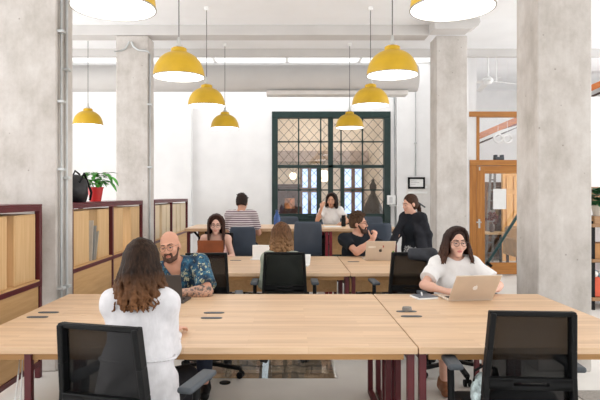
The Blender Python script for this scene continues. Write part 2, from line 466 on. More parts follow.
# conduits
def conduit(label, path, r, clips=()):
    t = MB().tube(path, r, 10).build('conduit_pipe', steel_m)
    tag(t, label, 'pipe', None)
    for c in clips:
        MB().box((c[0]-.03,c[1]-.03,c[2]-.012),(c[0]+.03,c[1]+.03,c[2]+.012)).build('pipe_clip', steel_m, t, .004)
    return t
xx = -1.951
conduit('thin grey conduit on the near left column, left one of its pair', [(xx,4.80,.02),(xx,4.80,3.76)], .013, [(xx-.0,4.80,z) for z in (.7,1.72,2.3,2.9)])
conduit('wider pale steel conduit on the near left concrete column, the right one of its pair', [(xx,4.92,.02),(xx,4.92,3.76)], .015, [(xx,4.92,z) for z in (.7,1.65,2.6)])
xx = -1.998
conduit('grey conduit up the right edge of the far left concrete column', [(xx,8.05,.02),(xx,8.05,3.52)], .014, [(xx,8.04,z) for z in (1.9,2.8)])
conduit('short curved grey conduit at the top right of the far left concrete column', [(xx,8.0,3.53),(xx-.01,7.995,3.55),(xx-.06,7.99,3.56),(-2.15,7.995,3.57),(-2.22,7.995,3.62),(-2.25,7.995,3.69)], .014)
conduit('short curved grey conduit at the top left of the far left concrete column', [(-2.5,8.01,3.55),(-2.40,7.995,3.56),(-2.33,7.995,3.59),(-2.28,7.995,3.69)], .012)
conduit('thin conduit dropping down the white wall to the black picture frame', [(atx(415.5,11.87),11.87,1.9),(atx(415.5,11.87),11.87,4.28)], .016, [(atx(415.5,11.87),11.87,2.6)])
conduit('pale conduit running up the white wall just right of the green window', [(atx(395.5,11.97),11.97,.05),(atx(394,11.97),11.97,4.28)], .02)

# ------------------------------------------------------------------ green steel window wall
Y = 12.06
def gx(px): return atx(px, Y)
def gz(py): return EYE-(py-HY)*Y/F
g = thing('window_1', None, None, (0,0,0)); tag(g, kind='structure')
b = MB(); d0, d1 = Y-.09, Y+.09
b.box((gx(272),d0,0),(gx(277.8),d1,gz(118.4))); b.box((gx(383.6),d0,0),(gx(390),d1,gz(118.4))); b.box((gx(272),d0,gz(118.4)),(gx(390),d1,gz(112)))
b.build('window_frame', green_m, g, .008)
b = MB(); b.box((gx(328),Y-.05,0),(gx(333),Y+.05,gz(118)))
b.box((gx(278),Y-.05,gz(168)),(gx(384),Y+.05,gz(165)))
b.box((gx(316.6),Y-.05,0),(gx(320.5),Y+.05,gz(168))); b.box((gx(340.6),Y-.05,0),(gx(344),Y+.05,gz(168)))
b.build('mullion', green_m, g, .006)
b = MB()
for px in (298.6,320.7,341,362.4): b.box((gx(px-.65),Y-.025,.9),(gx(px+.65),Y+.025,gz(118)))
for py in (141.8,190.0): b.box((gx(278),Y-.025,gz(py+.65)),(gx(384),Y+.025,gz(py-.65)))
b.build('glazing_bar', green_m, g)
b = MB()
xs = [278,298.6,320.7,328.2]; xs2 = [333,341,362.4,383.6]; rows = [118.4,141.8,166.5,190,213.6]
P = 21.5
for X in (xs, xs2):
    for i in range(3):
        x0, x1 = X[i], X[i+1]
        for j in range(4):
            y0, y1 = rows[j], rows[j+1]; h = y1-y0
            # full lattice pane is P wide; the narrow strips show a slice of one
            ox = x0 if (x1-x0 > 15) else (x0 if X is xs else x1-P)
            for c in (-.45,0,.45):
                for sg in (1,-1):
                    pts = []
                    for k in range(41):
                        u = k/40; v = u+c if sg == 1 else 1-u+c
                        px = ox+u*P; py = y0+v*h
                        if x0 <= px <= x1 and y0 <= py <= y1: pts.append((px, py))
                    if len(pts) > 3: b.bar((gx(pts[0][0]),Y-.01,gz(pts[0][1])),(gx(pts[-1][0]),Y-.01,gz(pts[-1][1])),.008,.008)
o = b.build('lattice', lead_m, g, smooth=False)
b = MB(); b.box((gx(277.5),Y-.012,0),(gx(328.5),Y+.03,gz(213.6))); b.box((gx(332.5),Y-.012,0),(gx(384),Y+.03,gz(213.6)))
b.box((gx(281),Y-.04,gz(219)),(gx(316),Y,gz(218))); b.box((gx(308),Y-.045,gz(217.5)),(gx(314),Y,gz(215.5)))
b.build('kick_panel', green_m, g, .005)
b = MB(); b.box((gx(277.5),Y+.005,gz(214)),(gx(384),Y+.012,gz(118)))
b.build('pane', glass_m, g, smooth=False)

# rooms beyond the green window
YB2 = 15.6
beige_m = plain('beige_plaster', (232,214,192), .8, var=.03, scale=2)
b = MB(); b.box((-2.2,YB2,0),(3.35,YB2+.2,4.3)); b.box((-2.2,12.3,0),(-2.0,YB2,4.3)); struct(b, 'wall_beyond', beige_m, smooth=False)
sky_m = emit('daylit_pane', (188,212,246), .9)
brown_m = wood('brown_window_frame', (112,84,70), (140,108,92), 'Z')
def far_window(px0, px1, py0, py1, nm):
    y = YB2-.03
    X0, X1 = atx(px0,y), atx(px1,y); z1, z0 = EYE-(py0-HY)*y/F, EYE-(py1-HY)*y/F
    r = thing(nm, None, None); tag(r, kind='structure')
    MB().box((X0,y,z0),(X1,y+.02,z1)).build('pane', sky_m, r)
    f = MB(); w = .07
    f.box((X0-w,y-.06,z0),(X0,y+.02,z1+w)); f.box((X1,y-.06,z0),(X1+w,y+.02,z1+w)); f.box((X0-w,y-.06,z1),(X1+w,y+.02,z1+w))
    xm = (X0+X1)/2; f.box((xm-.05,y-.05,z0),(xm+.05,y,z1)); zm = z0+(z1-z0)*.55; f.box((X0,y-.05,zm-.09),(X1,y,zm+.05))
    f.build('window_frame', brown_m, r, .006)
far_window(302.5,316.5,169,214,'window_2'); far_window(344.5,361.5,169,214,'window_3')
b = MB(); b.box((-.5,YB2-.14,2.42),(2.2,YB2-.02,2.72)); struct(b, 'trim_8', plain('dusky_lintel', (178,156,142), .7))
cab_m = wood('dark_brown_cabinet', (66,34,26), (92,50,38), 'Z')
t = thing('cabinet', 'dark brown cabinet standing beyond the lower left panes of the green window', 'cabinet', (atx(287,14.6),14.7,0))
MB().box((-.38,-.25,0),(.36,.25,1.72)).build('body', cab_m, t, .01); MB().box((-.42,-.28,1.72),(.4,.28,1.78)).build('top', cab_m, t, .01)
for s in (-1,1): 
    dd = MB().box((s*.19-.17,-.275,.1),(s*.19+.17,-.25,1.65)).build('door', cab_m, t, .008); MB().ball((s*.04,-.285,.95),.015).build('knob', steel_m, dd)
MB().box((-.06,-.29,1.15),(.2,-.262,1.42)).build('poster', [plain('orange_picture', (190,120,70), .6, var=.3, scale=6)], t)
t = thing('globe_lamp', 'round white lamp glowing behind the upper left panes of the green window', 'lamp', at(293,176,14))
MB().ball((0,0,0),.09,18).build('globe', emit('warm_globe', (255,238,205), 1.6), t); MB().tube([(0,0,.08),(0,0,4.28-t.location.z)],.006,6).build('cord', black_m, t)
t = thing('globe_lamp', 'large round white lamp seen through the panes beside the thick middle mullion', 'lamp', at(324,176,14))
MB().ball((0,0,0),.15,20).build('globe', MATS['warm_globe'], t); MB().tube([(0,0,.14),(0,0,4.28-t.location.z)],.006,6).build('cord', black_m, t)
# dark pointed figure behind the right panes
fg = MB().lathe([(.0,0),(.36,0),(.34,.5),(.30,.95),(.2,1.25),(.12,1.42),(.06,1.52),(.055,1.58),(.085,1.66),(.08,1.74),(.04,1.8),(.03,1.86),(0,1.88)], at(373,0,13.2).xy.to_3d(), 20).build('statue', plain('dark_bronze', (72,62,52), .6, var=.15))
tag(fg, 'dark pointed statue standing behind the lower right panes of the green window', 'statue')

# framed notice, switch box, wall lever on the white wall
y = 11.86
t = thing('picture_frame', 'thin black frame with a white sheet on the wall above the standing woman', 'picture frame', (atx(416.5,y),y,EYE-(183-HY)*y/F))
w, h = 17*y/F/2, 11.6*y/F/2
b = MB()
for a in ((-w,-h,w,-h+.04),(-w,h-.04,w,h),(-w,-h,-w+.04,h),(w-.04,-h,w,h)): b.box((a[0],-.01,a[1]),(a[2],.035,a[3]))
b.build('frame', black_m, t, .004); MB().box((-w+.03,.0,-h+.03),(w-.03,.03,h-.03)).build('sheet', white_m, t)
pz_ = MB()
for k, wd in enumerate((.12,.18,.1)): pz_.box((-.12,-.003,.04-k*.035),(-.12+wd,.0,.047-k*.035))
pz_.build('print_line', plain('faint_grey_ink', (170,170,170), .6), t)
t = thing('switch_box', 'small white box fixed on the edge of the green window frame', 'switch box', (atx(391.5,11.9),11.93,EYE-(200-HY)*11.9/F))
MB().box((-.085,-.05,-.1),(.085,.06,.1)).build('housing', white_m, t, .012); MB().box((-.05,-.056,-.06),(.02,-.05,.06)).build('cover', plain('switch_grey', (205,205,205), .4), t, .003)
MB().box((-.03,-.04,-.135),(.16,.06,-.115)).build('bracket', white_m, t, .003)
t = thing('wall_panel', 'low white panel box on the wall behind the standing woman', 'panel', (atx(418,11.85),11.87,1.05))
MB().box((-.24,0,-.6),(.26,.03,.68)).build('body', plain('panel_white', (226,222,218), .5, var=.02), t, .01)
for z in (.62,.5): MB().box((-.2,-.012,z-.02),(.2,0,z+.02)).build('slot', white_m, t, .003)
t = thing('wall_lever', 'small dark grey lever handle on the wall beside the standing woman', 'lever', at(421,205,11.8))
MB().bar((-.07,0,.06),(.08,-.04,-.05),.035,.03).build('handle', grey_m, t, .006); MB().cyl((-.06,0,.055),(-.06,.09,.055),.03).build('boss', white_m, t)

# ------------------------------------------------------------------ timber partition with door
Y = 10.5
def gx(px): return atx(px, Y)
def gz(py): return EYE-(py-HY)*Y/F
g = thing('door_1', None, None); tag(g, kind='structure')
b = MB(); b.box((gx(468.6),Y-.06,0),(gx(475.6),Y+.06,gz(161))); b.box((gx(475.4),Y-.06,gz(161)),(gx(478.6),Y+.06,gz(116))); b.box((gx(556),Y-.06,0),(gx(563),Y+.06,gz(112)))
b.build('post', pine_m, g, .006)
b = MB(); b.box((gx(468.2),Y-.07,gz(117.2)),(gx(563),Y+.07,gz(112))); b.box((gx(468.6),Y-.075,gz(165.6)),(gx(563),Y+.075,gz(160.2)))
b.build('transom', pine2_m, g, .006)
b = MB(); b.box((gx(476.2),Y-.04,.02),(gx(484.2),Y+.03,gz(166))); b.box((gx(530),Y-.04,.02),(gx(538),Y+.03,gz(166)))
leaf = b.build('door_leaf', pine_m, g, .006)
b = MB(); b.box((gx(484),Y-.04,gz(173.6)),(gx(530),Y+.03,gz(166))); b.box((gx(484),Y-.04,.02),(gx(530),Y+.03,gz(262.5))); b.build('door_rail', pine2_m, leaf, .006)
b = MB(); b.cyl((gx(474.6),Y-.1,gz(222)),(gx(479.5),Y-.1,gz(222)),.012); b.cyl((gx(478.5),Y-.1,gz(222)),(gx(478.5),Y-.04,gz(222)),.01); b.box((gx(477.6),Y-.05,gz(228)),(gx(479.4),Y-.04,gz(219))); b.build('door_handle', steel_m, leaf)
b = MB(); b.box((gx(484),Y-.005,.1),(gx(530),Y+.003,gz(173))); b.box((gx(478.5),Y-.005,gz(161)),(gx(556),Y+.003,gz(117))); b.box((gx(538),Y-.005,.0),(gx(556),Y+.003,gz(166))); b.box((gx(475.4),Y-.005,gz(161)),(gx(475.6),Y+.003,gz(117)))
b.build('pane', glass_m, leaf, smooth=False)
b = MB(); b.box((gx(478.2),Y-.043,gz(170.5)),(gx(479.6),Y-.04,gz(167))); b.build('hinge', steel_m, leaf)
t = thing('paper_notice', 'plain white paper sheet taped to the glass of the pine door', 'notice', (gx(499.4),Y-.012,gz(199)))
MB().box((-.122,-.003,-.19),(.122,.0,.19)).build('sheet', white_m, t)
t = thing('brace_bar', 'dark teal bar slanting across the glass of the pine door', 'bar', (0,0,0))
MB().bar((gx(517.5),Y-.13,gz(211)),(gx(483.5),Y-.13,gz(264.5)),.06,.04).build('bar', plain('teal_bar', (14,62,62), .4), t, .006)
MB().bar((gx(483.5),Y-.15,gz(261)),(gx(488.5),Y-.15,gz(265.5)),.07,.05).build('end_cap', black_m, t, .006)
# things beyond the partition
t = thing('panel_door', 'honey coloured panelled wooden door seen through the glass of the pine door', 'door', (0,12.75,0))
def qx(px): return atx(px,12.75)
def qz(py): return EYE-(py-HY)*12.75/F
MB().box((qx(503),0,0),(qx(536),.05,qz(163))).build('slab', door2_m, t, .006)
b = MB()
for a, c in ((506,511.5),(513.5,519)):
    for u, v in ((176,190),(194,226),(230,258)): b.box((qx(a),-.02,qz(v)),(qx(c),.0,qz(u)))
b.build('raised_panel', door2_m, t, .008); MB().box((qx(502),-.03,0),(qx(504),.06,qz(162))).build('architrave', door2_m, t, .004)
t = thing('step_ladder', 'grey step ladder leaning behind the glass of the pine door', 'ladder', (0,12.4,0))
b = MB(); 
def lx(px): return atx(px,12.4)
def lz(py): return EYE-(py-HY)*12.4/F
for dx in (0,9): b.bar((lx(486+dx*.7),-.0,.02),(lx(493+dx*.5),.15,lz(170)),.05,.03)
b.build('rail', plain('ladder_grey', (128,122,116), .5), t, .004)
for k in range(8):
    u = (k+.6)/8.4; MB().box((lx(486+7*u),.15*u-.03,lz(260)+u*(lz(172)-lz(260))),(lx(492.5+6*u),.15*u+.04,lz(260)+u*(lz(172)-lz(260))+.03)).build('rung', MATS['ladder_grey'], t)
t = thing('work_table', 'narrow pale table standing behind the glass of the pine door', 'table', (atx(492,12.1),12.1,0))
MB().box((-.3,-.25,.66),(.3,.25,.70)).build('top', ply_m, t, .005)
for sx in (-.26,.26):
    for sy in (-.2,.2): MB().box((sx-.02,sy-.02,0),(sx+.02,sy+.02,.66)).build('leg', black_m, t)
t = thing('flower_vase', 'dark red bouquet in a vase on the table behind the pine door', 'vase', (atx(491,12.1),12.05,.701))
MB().lathe([(.03,0),(.05,.03),(.055,.1),(.03,.16),(.035,.18)],(0,0,0),16).build('vase', plain('dark_vase', (70,50,44), .3), t)
b = MB(); rr = random.Random(3)
for k in range(26): b.ball((rr.uniform(-.12,.12),rr.uniform(-.1,.1),rr.uniform(.2,.42)),rr.uniform(.02,.04),8)
b.build('bouquet', plain('dried_red_flowers', (92,34,26), .8, var=.3), t)
cab2_m = wood('brown_shelf_wood', (112,74,44), (140,98,62), 'Z')
shelf_u = thing('shelf_unit', 'wooden shelf unit crowded with jars seen through the pine door', 'shelf', (atx(498,13),13.0,0))
for z in (.5,1.0,1.35,1.7): MB().box((-.33,-.15,z),(.3,.15,z+.025)).build('board', cab2_m, shelf_u)
MB().box((-.33,.15,0),(.33,.17,1.8)).build('back_panel', cab2_m, shelf_u)
for sx in (-.33,.28): MB().box((sx,-.15,0),(sx+.03,.15,1.8)).build('upright', cab2_m, shelf_u)
jc = [(150,96,60),(120,120,110),(190,150,90),(90,60,50),(200,190,170)]
rr = random.Random(5)
jm = [plain('jar_glaze_%d' % k, c, .4) for k, c in enumerate(jc)]
for zi, z in enumerate((1.025,1.375)):
    for k in range(5):
        j = MB().lathe([(.035,0),(.045,.02),(.045,.13+.02*(k % 2)),(.03,.16),(.032,.19)],(0,0,0),12).build('jar', jm[(k+zi*2) % 5])
        j.location = (atx(498,13)-.25+k*.115, 12.97, z)
        cn = ('brown','grey','sand coloured','dark brown','pale')[(k+zi*2) % 5]
        tag(j, '%s jar, %s from the left on the %s jar shelf behind the pine door' % (cn, ('first','second','third','fourth','fifth')[k], ('lower','upper')[zi]), 'jar', 'jars on the workshop shelf')
t = thing('armchair', 'beige rounded armchair seen at the lower right of the pine door glass', 'armchair', (atx(514,11.3)+.22,11.3,0))
cm = plain('beige_upholstery', (176,140,98), .8)
MB().box((-.3,-.3,.28),(.3,.3,.46)).build('seat', cm, t, .05, 4); MB().box((-.3,.2,.3),(.3,.34,.86)).build('backrest', cm, t, .06, 4)
for sx in (-.34,.26): MB().box((sx,-.3,.28),(sx+.09,.3,.64)).build('armrest', cm, t, .04, 4)
for sx in (-.26,.26):
    for sy in (-.25,.25): MB().cyl((sx,sy,0),(sx,sy,.3),.02).build('leg', cab_m, t)
for i, px in enumerate((498,507.3)):
    t = thing('ring_lamp', 'white ring lamp hanging beyond the partition, the %s of the two' % ('left','right')[i], 'lamp', at(px,138.3,11.6), 0, 'ring lamps beyond the partition')
    b = MB(); b.tube([(.085*math.cos(a*PI/16),0,.085*math.sin(a*PI/16)) for a in range(32)],.024,8,closed=True); b.build('ring', white_m, t)
    MB().tube([(0,0,.085),(0,0,4.3-t.location.z)],.004,6).build('cord', white_m, t)
p0, p1 = at(445,150.8,12.6), at(612,79,12.6)
o = MB().bar(p0,p1,.1,.13).build('stair_stringer', wood('orange_timber', (176,92,36), (206,120,52), 'X')); tag(o, 'sloping orange timber stringer rising behind the pine partition', 'beam')
p0, p1 = at(446,157,12.45), at(612,88,12.45)
o = MB().tube([p0,p1],.028,10).build('stair_rail', plain('dark_rail', (74,52,44), .5)); tag(o, 'dark round rail running just below the sloping orange timber', 'handrail')
p0, p1 = at(441,148,12.9), at(517,124,12.9)
o = MB().tube([p0,p1],.03,10).build('water_pipe', plain('red_pipe', (128,52,38), .5)); tag(o, 'red brown pipe sloping just above the orange timber', 'pipe')
t = thing('projector', 'small grey device standing on the partition above the pine door', 'projector', (gx(498.6),Y-.0,gz(160.2)))
MB().box((-.085,-.06,.0),(.085,.06,.06)).build('body', grey_m, t, .01)
for s in (-1,1): MB().box((s*.06-.025,-.05,.05),(s*.06+.025,.05,.1)).build('side_block', grey_m, t, .008)
# ceiling fan
t = thing('ceiling_fan', 'white ceiling fan with long thin blades right of the far right column', 'fan', at(488,0,11).xy.to_3d())
t.location.z = 3.74
MB().cyl((0,0,.05),(0,0,.56),.018).build('rod', white_m, t); MB().lathe([(0,-.07),(.06,-.06),(.1,-.01),(.1,.04),(.05,.08),(.0,.085)],(0,0,0),24).build('motor', white_m, t)
for k in range(4):
    a = math.radians(-4+90*k); M = Matrix.Rotation(a,4,'Z')@Matrix.Rotation(.12,4,'Y')@Matrix.Rotation(.3,4,'X')
    MB().box((.08,-.05,-.004),(.68,.055,.004),M=M).build('blade', white_m, t, .003)
o = MB().box((-.02,-.02,0),(.02,.02,.5)).build('drop_pole', white_m); o.location = at(496.5,101,11.4); tag(o,'short white pole hanging below the ceiling fan','pole')
o.scale = (.6,.6,1); o.location.z = 4.3-.5
# ------------------------------------------------------------------ shelf unit and things at the far right edge
RX = atx(592.5,7.3); rack_m = wood('rack_wood', (134,98,62), (160,122,82), 'X') 
t = thing('side_shelf', 'dark framed shelf rack with wooden boards at the right edge of the photo', 'shelf', (RX,7.3,0))
for sx in (0,.85):
    for sy in (0,.35): MB().box((sx,sy,.0),(sx+.035,sy+.035,1.16)).build('post', black_m, t)
for z in (.12,.62,1.08): MB().box((-.01,-.02,z),(.9,.4,z+.045)).build('board', rack_m, t, .004)
t = thing('cardboard_box', 'brown cardboard box with a white label on the right edge rack', 'box', (RX+.2,7.5,1.125))
t.location.z = .665
MB().box((-.18,-.17,0),(.25,.12,.2)).build('carton', plain('kraft_card', (168,122,74), .8), t, .004)
t = thing('bottle_crate', 'crate of small pale blue and red packets on the right edge rack', 'crate', (RX+.2,7.5,.165))
MB().box((-.17,-.16,0),(.3,.12,.26)).build('crate', plain('orange_crate', (206,84,52), .6), t, .01)
b = MB(); rr = random.Random(9)
for k in range(14): b.ball((rr.uniform(-.14,.26),rr.uniform(-.14,.08),.27+rr.uniform(0,.05)),rr.uniform(.03,.05),8,k % 3)
b.build('packet', [plain('packet_blue', (150,175,190), .5), plain('packet_white', (225,222,216), .5), plain('packet_red', (170,60,50), .5)], t)
t = thing('cardboard_box', 'open wooden box with a paper label below the plant on the right edge rack', 'box', (RX+.2,7.4,1.125))
MB().box((-.19,-.13,0),(.3,.2,.1)).build('box_body', rack_m, t, .004); MB().box((-.1,-.135,.03),(.08,-.13,.085)).build('label', white_m, t)
t = thing('black_basket', 'black wire basket on the lowest board of the right edge rack', 'basket', (RX+.55,7.5,.165))
MB().box((-.1,-.15,0),(.2,.12,.18)).build('basket', black_m, t, .02)
def leaf_mesh(b, base, tip, w, droop, mi=0):
    base, tip = Vector(base), Vector(tip); d = tip-base; L = d.length; d.normalize()
    sdir = d.cross(Vector((0,0,1))); sdir = sdir.normalized() if sdir.length > .05 else Vector((1,0,0)); up = sdir.cross(d)
    vs = []; n = 7
    for i in range(n+1):
        u = i/n; ww = w*math.sin(PI*min(1,u*.92+.06))**.8*(1-.25*u); c = base+d*L*u+Vector((0,0,-droop*u*u))
        vs += [c-sdir*ww+up*ww*.25, c, c+sdir*ww+up*ww*.25]
    top = [v+Vector((0,0,.0015)) for v in vs]; fs = []
    for i in range(n):
        for j in (0,1):
            a = i*3+j; fs += [(a,a+1,a+4,a+3)]; k = len(vs); fs += [(a+k,a+3+k,a+4+k,a+1+k)]
    b._add(vs+top, fs, mi)
leaf_m = plain('green_leaf', (70,140,52), .4, var=.3, scale=14); dleaf_m = plain('dark_green_leaf', (34,92,50), .4, var=.25, scale=14)
t = thing('potted_plant', 'dark green leafy plant standing on the box of the right edge rack', 'plant', (RX+.12,7.4,1.225))
MB().lathe([(.05,0),(.075,.12),(.08,.14),(.07,.14),(.065,.12),(0,.12)],(0,0,0),20).build('pot', plain('pale_pot', (200,190,176), .6), t)
b = MB(); rr = random.Random(11)
for k in range(60):
    a = rr.uniform(0,2*PI); r = rr.uniform(.03,.2); z = rr.uniform(.16,.42); leaf_mesh(b,(math.cos(a)*r*.3,math.sin(a)*r*.3,z*.8),(math.cos(a)*(r+.1),math.sin(a)*(r+.1),z),.05,.06)
b.build('foliage', dleaf_m, t)
# white hanging panel above the rack
struct(MB().box((RX-.05,7.75,0),(XR,7.85,2.86)), 'wall_right_inner', wall_m, smooth=False)
struct(MB().box((RX-.05,7.70,1.36),(RX+1.0,7.7495,1.61)), 'trim_7', rack_m, smooth=False)
# rug, floor socket
o = MB().box((2.15,2.4,0),(4.3,4.28,.008)).build('rug', plain('grey_rug', (150,144,136), .95, var=.08, scale=60)); tag(o, 'flat grey rug on the floor beside the right column', 'rug')
o = MB().lathe([(.045,0),(.045,.006),(.03,.011),(0,.011)],(0,0,0),20).build('floor_socket', black_m); o.location = (atx(225,4.47),4.47,0); tag(o, 'small black round floor socket in the pale floor under the front table', 'socket')
# ------------------------------------------------------------------ desks
TZ = .74
def desk(label, x0, x1, y0, y1, near, frames, group, z=TZ, legm=None, slots=()):
    "one desk: top, under rail, two closed steel leg loops"
    legm = legm or red_m
    t = thing('desk', label, 'desk', ((x0+x1)/2,(y0+y1)/2,0), 0, group); ox, oy = (x0+x1)/2, (y0+y1)/2
    def B(mb, a, b): mb.box((a[0]-ox,a[1]-oy,a[2]),(b[0]-ox,b[1]-oy,b[2]))
    m = MB(); B(m,(x0,y0,z-.034),(x1,y1,z)); top = m.build('top', table_m, t, .003)
    m = MB(); yy = y0+.05 if near else y1-.07
    B(m,(x0+.06,yy,z-.075),(x1-.06,yy+.02,z-.0345)); m.build('rail', rail_m, t)
    for fx in frames:
        m = MB(); w = .036; a, c = y0+.03, y1-.045
        B(m,(fx,a,0),(fx+w,a+w,z-.036)); B(m,(fx,c-w,0),(fx+w,c,z-.036)); B(m,(fx,a+w,0),(fx+w,c-w,.036)); B(m,(fx,a+w,z-.072),(fx+w,c-w,z-.036))
        m.build('leg_frame', legm, t, .003)
    for sx, sy in slots:
        m = MB(); M = Matrix.Translation((sx-ox,sy-oy,z+.0005))@Matrix.Diagonal((1,.3,1,1))
        ring = [(math.cos(a*PI/12),math.sin(a*PI/12)) for a in range(24)]
        pts = [(.042*math.copysign(1,cx_)*.75+cx_*.022*1.6, cy_*.022) for cx_, cy_ in ring]
        m.poly([(sx-ox+px,sy-oy+py,z+.0005) for px, py in pts], .003); m.build('cable_flap', grey_m, top)
    return t, (lambda x, y, zz: (x-ox, y-oy, zz))
SEAM = .645
G = 'oak topped desks of the front bench'
def flapx(px, py): Yv = .76*F/(py-HY); return (atx(px,Yv), Yv)
desk('long oak topped desk nearest the camera, left half of the front bench', -1.69, SEAM-.003, 2.79, 3.543, True, (-1.335,.597), G, slots=(flapx(37.5,317.3),flapx(211.5,318.2)))
desk('long oak topped desk of the front bench where the bald man leans', -1.69, SEAM-.003, 3.549, 4.30, False, (-1.335,.597), G, slots=(flapx(48.5,312.6),flapx(214,313)))
desk('short oak topped desk of the front bench nearest the right front chair', SEAM+.003, 1.91, 2.79, 3.543, True, (.657,1.40), G, slots=(flapx(411.5,316.5),))
desk('short oak topped desk of the front bench under the gold laptop', SEAM+.003, 1.91, 3.549, 4.30, False, (.657,1.40), G, slots=(flapx(406.5,311.6),))
for nm, px in (('left', -.4),):
    pass
G = 'oak topped desks of the middle bench'
S2 = .60
desk('oak topped desk of the middle bench where the curly haired woman sits', -1.22, S2-.003, 5.45, 6.197, True, (-1.08,.55), G)
desk('oak topped desk of the middle bench with the brown laptop', -1.22, S2-.003, 6.203, 6.95, False, (-1.08,.55), G, slots=((-.62+.0,6.5),))
desk('oak topped desk of the middle bench behind the empty mesh chair', S2+.003, 1.62, 5.45, 6.197, True, (.615,1.55), G)
desk('oak topped desk of the middle bench with the stickered laptop', S2+.003, 1.62, 6.203, 6.95, False, (.615,1.55), G, slots=(flapx(353.5,261.8),))
for x0, x1, lb in ((-1.03,.53,'left'),(.67,1.5,'right')):
    o = MB().box((x0,6.19,.43),(x1,6.21,.66)).build('modesty_panel', ply2_m); tag(o, 'brown wooden screen hanging under the %s half of the middle bench' % lb, 'panel', 'under desk screens')
for x0, x1, lb in ((-1.25,.58,'left'),(.72,1.8,'right')):
    pass
# high counter
CZ = 1.0
t = thing('counter', 'long oak topped high counter along the green window', 'counter', (0,8.36,0))
MB().box((-1.56,0,CZ-.045),(1.645,1.15,CZ)).build('top', table_m, t, .004)
MB().box((-1.42,.50,.56),(.52,.53,CZ-.05)).build('front_panel', ply2_m, t); MB().box((.66,.50,.56),(1.56,.53,CZ-.05)).build('front_panel', ply2_m, t)
for fx, m_ in ((-1.53,red_m),(.545,red2_m),(.605,red2_m),(1.575,red_m)):
    b = MB(); w = .045
    b.box((fx,.04,0),(fx+w,.04+w,CZ-.047)); b.box((fx,1.06,0),(fx+w,1.06+w,CZ-.047)); b.box((fx,.085,0),(fx+w,1.06,.045)); b.box((fx,.085,CZ-.09),(fx+w,1.06,CZ-.047))
    b.build('leg_frame', m_, t, .003)
b = MB(); b.bar((-1.47,.3,CZ-.06),(-1.28,.3,.72),.03,.03); b.build('brace', black_m, t); b = MB(); b.box((-1.30,.28,0),(-1.265,.32,CZ-.05)); b.build('post', black_m, t)
# ------------------------------------------------------------------ red framed shelves on the left
SX = -2.04; SD = .40
def shelf(label, y0, y1, mids, z0=0):
    t = thing('shelf_rack', label, 'shelf', (SX,y0,0)); L = y1-y0; w = .045
    for yy in [0]+[m-y0-w/2 for m in mids]+[L-w]:
        for xx_ in (-SD,-w): MB().box((xx_,yy,0),(xx_+w,yy+w,1.41)).build('post', red_m, t, .003)
    ys = [0]+[m-y0 for m in mids]+[L]
    for a, c in zip(ys[:-1], ys[1:]):
        a2, c2 = a+(w if a == 0 else w/2), c-(w if c == L else w/2)
        for z in (1.37,.755,.10):
            MB().box((-w,a2,z),(0,c2,z+.04)).build('rail', red_m, t, .002); MB().box((-SD,a2,z),(-SD+w,c2,z+.04)).build('rail', red_m, t, .002)
        MB().box((-SD+.002,a2,.795),(-.002,c2,.807)).build('board', ply2_m, t)
        MB().box((-.03,a2+.002,.142),(-.012,c2-.002,.753)).build('lower_panel', ply2_m, t)
    MB().box((-SD,0,1.4105),(0,L,1.425)).build('top_board', red_m, t)
    return t
shelf('red framed wooden shelf rack in front of the near left column', 2.2, 4.63, [3.45])
shelf('red framed wooden shelf rack between the two left columns', 5.26, 7.82, [6.5])
shelf('red framed wooden shelf rack far behind the second left column', 8.5, 11.3, [9.8])
def crate(label, y0, y1, ztop=1.345, mat=None, grp=None, dx=0):
    t = thing('storage_box', label, 'box', (SX-.03-dx,(y0+y1)/2,.808), 0, grp); h = (y1-y0)/2; H = ztop-.808; d = .30
    MB().box((-d,-h,0),(0,h,H)).build('carcass', mat or ply_m, t, .004)
    b = MB(); b.box((-.001,-h+.015,.015),(.003,h-.015,H-.015)); b.build('front', mat or ply_m, t, .002)
    return t
G = 'plywood boxes on the red racks'
crate('plywood box at the left photo edge on the near red rack', 3.66, 4.11, grp=G)
crate('plywood box at the right end of the near red rack', 4.215, 4.57, grp=G)
crate('plywood box left of the leaning grey boards on the middle red rack', 5.37, 5.80, grp=G)
crate('plywood box right of the leaning grey boards on the middle red rack', 6.06, 6.44, grp=G)
crate('plywood box just right of the middle post on the middle red rack', 6.56, 6.98, grp=G)
crate('plywood box at the far right end of the middle red rack', 7.33, 7.75, grp=G)
ivory_m = wood('ivory_board', (214,192,158), (228,208,176), 'Z')
for k, (a, c) in enumerate(((8.62,8.95),(9.12,9.42),(9.46,9.74),(9.9,10.25),(10.3,10.62),(10.68,11.2))):
    crate('pale ivory box, %s from the left on the far red rack above the bald man' % ('first','second','third','fourth','fifth','sixth')[k], a, c, 1.34, ivory_m, 'ivory boxes on the far rack')
for k, (y, h, lean) in enumerate(((5.87,.42,.05),(5.93,.36,.08),(5.99,.30,.10))):
    b = MB(); b.bar((-.10,0,0),(-.10,lean,h),.3,.014)
    o = b.build('board_sample', [plain('board_pale',(196,186,172),.7), plain('board_grey',(150,148,142),.7), plain('board_mid',(174,166,152),.7)][k]); o.location = (SX+.02-.09,y-.02,.812)
    tag(o, ('tallest beige board','middle grey board','shortest grey beige board')[k]+' leaning between plywood boxes on the middle red rack', 'board', 'boards leaning on the middle rack')
